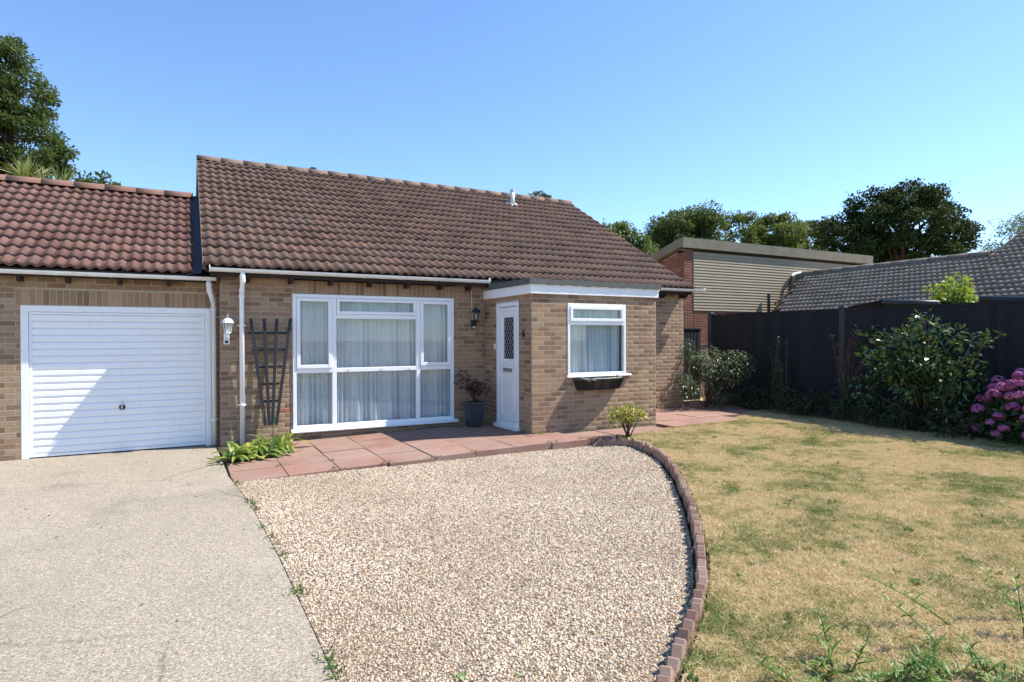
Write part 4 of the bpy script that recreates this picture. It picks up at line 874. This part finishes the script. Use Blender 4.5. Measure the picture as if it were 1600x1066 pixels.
tree('dark_tree', 'big dark spreading tree with sky gaps behind the grey tiled roof', (30.2, 9.8, -.2), [(30.14, 9.85, 7.99, 3.5, 3.04, 2.1), (27.4, 11.3, 7.2, 1.6, 1.4, 1.45), (32.9, 8.4, 7.0, 1.5, 1.21, 1.3), (29.98, 9.93, 5.9, 3.5, 2.9, 1.6), (30.93, 9.43, 8.9, 2.2, 1.92, 1.25)], 185, 48000, .17, 'leaf_dark', 21, .55, trunk_r=.38)
tree('oak_tree', 'rounded dark green tree just left of the clad house roof peak', (25.4, 21.4, -.2), [(25.39, 21.43, 8.5, 2.9, 2.5, 2.2), (26.36, 20.92, 9.5, 1.9, 1.7, 1.35), (24.0, 22.1, 7.6, 1.9, 1.6, 1.7), (25.6, 21.5, 5.8, 2.9, 2.4, 2.0)], 200, 36000, .19, 'leaf_oak', 22, .58)
tree('oak_tree', 'olive green tree with two rounded tops above the clad house', (33, 20.9, -.2), [(31.3, 21.6, 8.8, 2.3, 2.0, 2.3), (33.7, 20.4, 9.1, 2.4, 2.1, 2.0), (32.6, 20.9, 6.2, 3.6, 2.6, 2.2)], 190, 34000, .19, 'leaf_mid', 23, .58)
tree('oak_tree', 'narrower olive tree between the clad house and the big dark tree', (36.4, 20.1, -.2), [(36.32, 20.15, 8.7, 1.7, 1.5, 2.0), (36.6, 20.0, 6.2, 2.2, 1.9, 2.0)], 100, 16000, .19, 'leaf_mid', 24, .55)
tree('light_tree', 'bright green tree beside the right slope of the bungalow roof', (14.0, 13.9, -.2), [(13.8, 14.0, 6.3, 1.15, 1.0, 1.15), (14.85, 13.45, 5.5, .8, .7, 1.1), (13.1, 14.35, 6.75, .5, .45, .5), (14.3, 13.8, 4.4, 1.4, 1.2, 1.3)], 60, 11000, .17, 'leaf_light', 25, .5, trunk_r=.16)
tree('birch_tree', 'pale feathery tree at the right edge behind the grey roof', (31.2, 4.8, -.2), [(31.1, 4.85, 6.2, 1.4, 1.2, 1.5), (30.2, 5.25, 5.3, 1.0, .9, 1.0), (31.9, 4.4, 7.0, 1.0, .9, .95), (31.4, 4.7, 4.2, 1.9, 1.6, 1.5)], 80, 8000, .17, 'leaf_birch', 26, .6, trunk_r=.14, asp=.3)
tree('conifer_top', 'small tree top peeping over the bungalow ridge near the flue', (10.54, 15.73, -.2), [(10.40, 15.78, 8.35, .34, .32, .6), (10.85, 15.55, 8.2, .3, .3, .42), (10.6, 15.7, 7.3, .75, .7, .8)], 26, 2200, .15, 'leaf_oak', 27, .24, trunk_r=.12)
tree('oak_tree', 'tall dark green tree at the left edge behind the garage', (-11.3, 20.5, -.2), [(-11.2, 20.5, 12.2, 1.15, 1.1, 1.65), (-10.4, 20.1, 11.0, 1.3, 1.1, 1.25), (-10.7, 20.3, 9.3, 1.95, 1.7, 1.4), (-9.5, 19.6, 8.8, .95, .8, .95), (-12.4, 21.0, 10.3, 2.1, 1.8, 3.0), (-11, 20.4, 7.3, 2.2, 1.9, 1.3)], 240, 52000, .135, 'leaf_oak', 28, .42, trunk_r=.17)
tree('small_tree', 'thin leafy treetop just above the garage ridge beside the cordyline', (-7.1, 10.3, -.2), [(-7.0, 10.33, 5.9, .5, .45, .32), (-7.45, 10.5, 5.75, .42, .4, .38), (-6.5, 10.08, 5.72, .34, .3, .17), (-7.1, 10.35, 5.3, .8, .6, .4)], 46, 1500, .12, 'leaf_oak', 29, .17, trunk_r=.06)
# cordyline: sword leaves fanning from two heads
g = np.random.default_rng(9); ct = thing('cordyline', 'spiky pale green cordyline poking above the garage ridge', 'palm')
mb = MB(); Pq, Dq = [], []
for hx_, hz_, n in ((-8.45, 5.62, 80), (-7.72, 5.45, 60), (-8.1, 5.4, 50)):
    mb.tube([(-8.1, 9.8, -.2), (-8.1, 9.8, 3.6), (hx_, 9.8, hz_)], [.14, .11, .07], 8)
    a = g.uniform(0, 6.28, n); el = g.uniform(.15, 1.5, n); Dq.append(np.stack([np.cos(a)*np.cos(el), np.sin(a)*np.cos(el), np.sin(el)], 1)); Pq.append(np.tile((hx_, 9.8, hz_), (n, 1))+g.normal(0, .03, (n, 3)))
mb.build('trunk', 'bark', ct); Pq, Dq = np.concatenate(Pq), np.concatenate(Dq)
leaves('crown', Pq, Dq, np.tile((0, 0, 1.), (len(Pq), 1))+g.normal(0, .3, Pq.shape), g.uniform(.6, .95, len(Pq)), np.full(len(Pq), .045), 'leaf_cordyline', ct, .1, .12)

# ================================================================ shrubs and plants along the fence and by the house
g = np.random.default_rng(31)
def rc(n, c, s, r0, r1): return [((c[0]+g.normal(0, s[0]), c[1]+g.normal(0, s[1]), c[2]+g.normal(0, s[2])), tuple(g.uniform(r0, r1, 3))) for k in range(n)]
# camellia: broad glossy bush, upright shoots
cl = rc(26, (5.85, -4.35, .95), (.22, .42, .3), .18, .32)+[((5.8, -4.55, 1.62), (.22, .26, .2)), ((5.8, -4.45, 1.82), (.14, .16, .12)), ((5.75, -5.15, 1.42), (.2, .25, .16)), ((5.75, -5.4, 1.5), (.12, .16, .08)), ((5.75, -3.85, 1.42), (.2, .22, .14)), ((5.7, -3.6, 1.2), (.16, .18, .12)), ((5.7, -4.15, 1.55), (.2, .2, .14)), ((5.65, -5.2, .95), (.2, .2, .3)), ((5.8, -4.85, 1.55), (.15, .2, .15))]
shrub('camellia', 'glossy-leaved camellia bush in the middle of the dark fence', 'shrub', (5.9, -4.4, 0), 30, cl, 3600, .105, .05, 'leaf_gloss', g, fold=.12, droop=.15, up=.8, stem_r=.02)
# fuchsia with hanging flowers by the house corner
cl = rc(16, (5.35, -.35, .85), (.22, .32, .22), .16, .26)+[((4.95, .05, 1.35), (.16, .16, .14)), ((5.5, -.75, 1.12), (.2, .22, .14)), ((4.35, -.5, .62), (.2, .18, .16)), ((4.5, -.55, .42), (.22, .2, .18)), ((5.0, -.2, 1.05), (.25, .25, .2)), ((5.65, -.9, .9), (.2, .2, .25))]
fu = shrub('fuchsia', 'arching grey-green fuchsia bush at the right corner of the bungalow', 'shrub', (5.2, -.3, 0), 20, cl, 5600, .07, .028, 'leaf_fuchsia', g, fold=.15, droop=.45, up=.6, stem_r=.012)
p_, d_ = blob_points(150, (5.2, -.45, .68), (.6, .5, .45), g, .8); tag(leaves('flowers', p_, np.tile((0, 0, -1.), (150, 1))+g.normal(0, .2, (150, 3)), g.normal(0, 1, (150, 3)), np.full(150, .05), np.full(150, .022), 'petal_pale', fu), kind='stuff')
# hydrangea
hy = thing('hydrangea', 'mophead hydrangea with pink and mauve flowers at the right edge', 'shrub')
hc = (5.78, -6.12); mb = MB(); heads = []
for k in range(64):
    for _ in range(40):
        a = g.uniform(0, 6.28); el = math.asin(g.uniform(.02, 1)); d = np.array((math.cos(a)*math.cos(el), math.sin(a)*math.cos(el), math.sin(el))); p = np.array((hc[0], hc[1], .12))+d*np.array((.66, .95, .95))*g.uniform(.92, 1.04)
        if p[0] < 6.1 and all(np.linalg.norm(p-q) > .13 for q in heads): heads.append(p); break
for p in heads: mb.tube([(hc[0]+g.normal(0, .1), hc[1]+g.normal(0, .12), 0), (hc[0]*.45+p[0]*.55, hc[1]*.45+p[1]*.55, p[2]*.6), tuple(p-np.array((0, 0, .03)))], [.009, .006, .004], 5)
mb.build('stems', 'twig', hy)
cl = [((hc[0], hc[1], .45), (.55, .85, .45)), ((hc[0]-.1, hc[1]-.2, .3), (.55, .8, .3)), ((hc[0]-.05, hc[1]+.35, .3), (.5, .6, .3))]
P, D = [], []
for c_, r_ in cl: p, d = blob_points(420, c_, r_, g, .6); P.append(p); D.append(d)
P, D = np.concatenate(P), np.concatenate(D); n = len(P); leaves('foliage', P, unit(D+g.normal(0, .5, (n, 3))), unit(D*.4+np.array((0, 0, .8))+g.normal(0, .3, (n, 3))), g.uniform(.09, .15, n), g.uniform(.06, .09, n), 'leaf_hydrangea', hy, .1, .2)
def mophead(seed):
    q = np.random.default_rng(seed); n = 110; d = unit(q.normal(0, 1, (n, 3))); d[:, 2] = np.abs(d[:, 2])*1.2-.35; d = unit(d); p = d*np.array((.078, .078, .06))
    sd = unit(np.cross(d, q.normal(0, 1, (n, 3)))); up = np.cross(d, sd); s_ = .016
    Vv = np.stack([p+sd*s_, p+up*s_, p-sd*s_, p-up*s_], 1).reshape(-1, 3); return npmesh('flower_head', Vv, np.arange(4*n).reshape(n, 4), 'petal')
mh = [mophead(k) for k in range(4)]
for k, p in enumerate(heads): o = link('flower_head', mh[k % 4], hy); o.location = tuple(p); o.scale = [g.uniform(.75, 1.2)]*3; o.rotation_euler = (g.normal(0, .25), g.normal(0, .25), g.uniform(0, 6))
# dried-flower plant and wispy spires in the shade of the fence
def spire(name, label, base, n, h, sp, mat, topmat, seed, leafn=160):
    q = np.random.default_rng(seed); t = thing(name, label, 'plant'); mb = MB(); P = []; T = []
    for k in range(n):
        e = np.array(base)+np.array((q.normal(0, sp*.6), q.normal(0, sp), h*q.uniform(.6, 1))); b_ = np.array(base)+np.array((q.normal(0, .06), q.normal(0, .08), 0)); mb.tube([tuple(b_), tuple((b_+e)/2+q.normal(0, .03, 3)), tuple(e)], [.008, .006, .003], 5)
        for _ in range(leafn//n): f_ = q.uniform(.05, .75); P.append(b_+(e-b_)*f_+q.normal(0, .05, 3))
        for _ in range(26): f_ = q.uniform(.78, 1.03); T.append(b_+(e-b_)*f_+q.normal(0, .022, 3))
    mb.build('stems', topmat, t); P, T = np.array(P), np.array(T)
    leaves('foliage', P, q.normal(0, 1, P.shape)+np.array((0, 0, .3)), q.normal(0, 1, P.shape), q.uniform(.08, .2, len(P)), np.full(len(P), .022), mat, t, .1, .3)
    tag(leaves('seed_heads', T, q.normal(0, 1, T.shape), q.normal(0, 1, T.shape), q.uniform(.02, .045, len(T)), np.full(len(T), .02), topmat, t), kind='stuff')
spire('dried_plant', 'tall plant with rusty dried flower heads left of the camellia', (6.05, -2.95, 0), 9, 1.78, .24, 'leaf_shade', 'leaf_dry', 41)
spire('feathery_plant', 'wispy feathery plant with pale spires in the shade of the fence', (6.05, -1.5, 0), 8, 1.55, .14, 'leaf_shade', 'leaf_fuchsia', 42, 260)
# low shaded border plants
for k, (x, y, r_, h, lab) in enumerate([(5.95, -.95, .32, .5, 'low shaded plant right of the fuchsia'), (5.85, -2.05, .4, .55, 'low dark leafy plant in the border below the wispy spires'), (5.75, -3.2, .42, .6, 'low dark leafy plant at the foot of the dried plant'), (5.55, -4.25, .4, .45, 'low shaded plant under the camellia'), (5.6, -5.0, .35, .5, 'low shaded plant between the camellia and the hydrangea')]):
    cl = [((x+g.normal(0, r_*.4), y+g.normal(0, r_*.7), h*g.uniform(.25, .7)), tuple(g.uniform(.12, .24, 3))) for _ in range(9)]
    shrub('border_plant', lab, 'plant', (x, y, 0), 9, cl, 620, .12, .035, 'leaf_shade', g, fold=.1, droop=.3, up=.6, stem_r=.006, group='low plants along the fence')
# yellow-green shrub behind the fence
cl = [((8.5+g.normal(0, .12), -3.6+g.normal(0, .22), 2.0+g.uniform(-.5, .42)), tuple(g.uniform(.14, .24, 3))) for _ in range(16)]+[((8.5, -3.6, 2.58), (.22, .22, .18)), ((8.45, -3.2, 2.5), (.12, .14, .06)), ((8.5, -3.55, 2.35), (.28, .3, .25)), ((8.5, -3.65, 2.05), (.32, .36, .3))]
shrub('yellow_shrub', 'bright yellow-green shrub with red shoot tips rising behind the fence', 'shrub', (8.5, -3.6, -.1), 20, cl, 2600, .10, .04, 'leaf_yellowgreen', g, fold=.15, droop=.2, up=.6)
# small variegated bush by the edging
vb = (1.17, -2.62, -.01); cl = [((vb[0]+g.uniform(-.26, .26), vb[1]+g.uniform(-.18, .18), .33+g.uniform(-.05, .09)), tuple(g.uniform(.06, .10, 3))) for _ in range(17)]+[((vb[0]-.3, vb[1], .2), (.06, .06, .07)), ((vb[0]+.3, vb[1]-.05, .29), (.07, .06, .05))]
shrub('variegated_bush', 'small rounded yellow-variegated bush at the end of the brick edging', 'shrub', vb, 12, cl, 760, .055, .03, 'leaf_variegated', g, 'bark', fold=.12, up=.7, stem_r=.010)
# lily clump at the foot of the downpipe
ly = thing('lily_clump', 'clump of yellowing strap-leaved plants at the foot of the white downpipe', 'plant')
def strap(P0, D0, ln, wd, bend, sg=6):
    V_, F_ = [], []; 
    for p, d, l, w, bn in zip(P0, D0, ln, wd, bend):
        d = Vector(d).normalized(); sd = d.cross(Vector((0, 0, 1)))
        sd = sd.normalized() if sd.length > .05 else Vector((1, 0, 0)); b0 = len(V_); q = Vector(p)
        for k in range(sg+1):
            f_ = k/sg; hw = w*.5*(math.sin(math.pi*min(1, .12+f_*.88))**.7 if k < sg else 0.02); fo = Vector((0, 0, hw*.4))
            V_ += [tuple(q-sd*hw+fo), tuple(q), tuple(q+sd*hw+fo)]
            q = q+d*(l/sg); q.z = max(q.z, -.055); d = (d+Vector((0, 0, -bn/sg))).normalized()
        for k in range(sg): 
            for j in (0, 1): F_.append((b0+k*3+j, b0+k*3+j+1, b0+k*3+j+4, b0+k*3+j+3))
    return np.array(V_), np.array(F_)
n = 190; a = g.uniform(0, 6.28, n); el = g.uniform(.35, 1.35, n)
cx = g.choice([-4.25, -4.05, -3.75, -3.55, -3.9], n)+g.normal(0, .06, n); cy = -.95+g.normal(0, .22, n)+(cx+3.9)*.75
cy = np.clip(cy, -1.35, -.2)
V_, F_ = strap(np.stack([cx, cy, np.full(n, -.07)], 1), np.stack([np.cos(a)*np.cos(el), np.sin(a)*np.cos(el), np.sin(el)], 1), g.uniform(.2, .40, n), g.uniform(.035, .07, n), g.uniform(1.2, 2.6, n))
link('foliage', npmesh('foliage', V_, F_, 'leaf_lily', True), ly)
mb = MB(); mb.tube([(-3.86, -.75, 0), (-3.87, -.72, .25), (-3.84, -.70, .52)], .006, 5).tube([(-3.72, -.65, 0), (-3.70, -.6, .25), (-3.66, -.56, .40)], .008, 5); mb.build('flower_stalk', 'leaf_lily', ly)
# tall weeds in the near right corner
def weed(seed, x, y, h, lean):
    label = 'tall willow-leaved weed stem standing above the weed patch at the near right corner' if seed >= 200 else 'short green willow-leaved weed in the dense patch at the near right corner'
    q = np.random.default_rng(seed); t = thing('tall_weed', label, 'weed', 'tall weed stems at the near right corner' if seed >= 200 else 'short weeds at the near right corner')
    top = np.array((lean[0], lean[1], h)); nst = 7; pts = [tuple(top*f_+np.array((0, 0, -.02))+np.array((lean[0], lean[1], 0))*f_*f_*.6) for f_ in np.linspace(0, 1, nst)]
    MB().tube(pts, [.0035*(1.25-f_) for f_ in np.linspace(0, 1, nst)], 5).build('stem', 'leaf_weed', t)
    nl = int(16+h*44); f_ = np.sort(q.uniform(.12, 1.0, nl)); P = np.array([np.array(pts[int(v*(nst-1))])*(1-(v*(nst-1)) % 1)+np.array(pts[min(nst-1, int(v*(nst-1))+1)])*((v*(nst-1)) % 1) for v in f_]); a = np.arange(nl)*2.4+q.normal(0, .3, nl); el = q.uniform(.3, 1.0, nl)
    V_, F_ = strap(P, np.stack([np.cos(a)*np.cos(el), np.sin(a)*np.cos(el), np.sin(el)], 1), q.uniform(.05, .11, nl)*(1.15-.5*f_), q.uniform(.008, .014, nl), q.uniform(.3, 1.4, nl), 4)
    link('foliage', npmesh('foliage', V_, F_, 'leaf_weed', True), t); t.location = (x, y, -.015)
W_ = []
for k in range(36):
    u = g.uniform(0, 1); px0 = 1190+430*u; d = g.uniform(2.45, 2.95)   # spread along the near border of the lawn
    W_.append((k+100, -2.62+1.15*u+g.normal(0, .07), -8.36-.50*u+g.normal(0, .10), g.uniform(.04, .13)+(.09*u), (g.normal(0, .05), g.normal(0, .05))))
W_ += [(200, -2.12, -8.25, .42, (-.02, .03)), (201, -1.55, -8.45, .5, (-.18, .1)), (202, -1.25, -8.35, .48, (-.25, .16)), (203, -1.1, -8.6, .55, (.05, .05)), (204, -.85, -8.5, .5, (-.1, .1)), (205, -.6, -8.45, .6, (.1, 0)), (206, -.4, -8.7, .65, (0, .1)), (207, -.3, -8.35, .7, (.05, .05))]
for w_ in W_: weed(w_[0], w_[1], w_[2], w_[3]*(.6 if w_[0] >= 200 else .9), w_[4])

# weeds in the joints of the paving and along the edge of the drive, and a few blown leaves
q = np.random.default_rng(77); P = []
for k in range(95):
    y = q.uniform(-7.6, -2.5); x = np.interp(y, [-7.6, -5.2, -3.9, -2.9, -2.45], [-4.19, -4.205, -4.245, -4.305, -4.34])+q.normal(.012, .02)
    if math.sin(y*2.3)+math.sin(y*5.1+1) > -.35:
        for _ in range(int(q.integers(3, 9))): P.append((x+q.normal(0, .02), y+q.normal(0, .03), -.105))
for (x, y) in [(-3.77, -1.93), (-3.14, -1.95), (-2.55, -2.5), (-1.96, -2.52), (-1.33, -2.5), (-.1, -2.5), (.05, -1.76), (.12, -1.75), (.5, -2.45), (.3, -1.74), (1.0, -1.75), (1.7, -1.76), (-3.2, -2.5), (2.3, -1.76), (.72, -2.56)]:
    for _ in range(16): P.append((x+q.normal(0, .06), y+q.normal(0, .012), gz(x)-.005))
P = np.array(P); n = len(P); a = q.uniform(0, 6.28, n); D = np.stack([np.cos(a), np.sin(a), q.uniform(.2, 1.6, n)], 1)
tag(leaves('joint_weeds', P, D, np.tile((0, 0, 1.), (n, 1)), q.uniform(.02, .06, n), q.uniform(.006, .016, n), 'leaf_lawn'), 'small green weeds along the drive edge and in the paving joints', kind='stuff')
n = 70; P = np.stack([q.uniform(-7.4, -4.4, n), q.uniform(-7.6, .1, n)**1, np.full(n, -.096)], 1); k = n//3; P[:k, 0] = q.uniform(-4, 0, k); P[:k, 1] = q.uniform(-7, -2.8, k); P[:k, 2] = -.088
a = q.uniform(0, 6.28, n); tag(leaves('fallen_leaves', P, np.stack([np.cos(a), np.sin(a), q.uniform(0, .25, n)], 1), np.tile((0, 0, 1.), (n, 1))+q.normal(0, .3, (n, 3)), q.uniform(.015, .045, n), q.uniform(.008, .022, n), 'leaf_dry', fold=.3), 'dry fallen leaves scattered on the drive and gravel', kind='stuff')
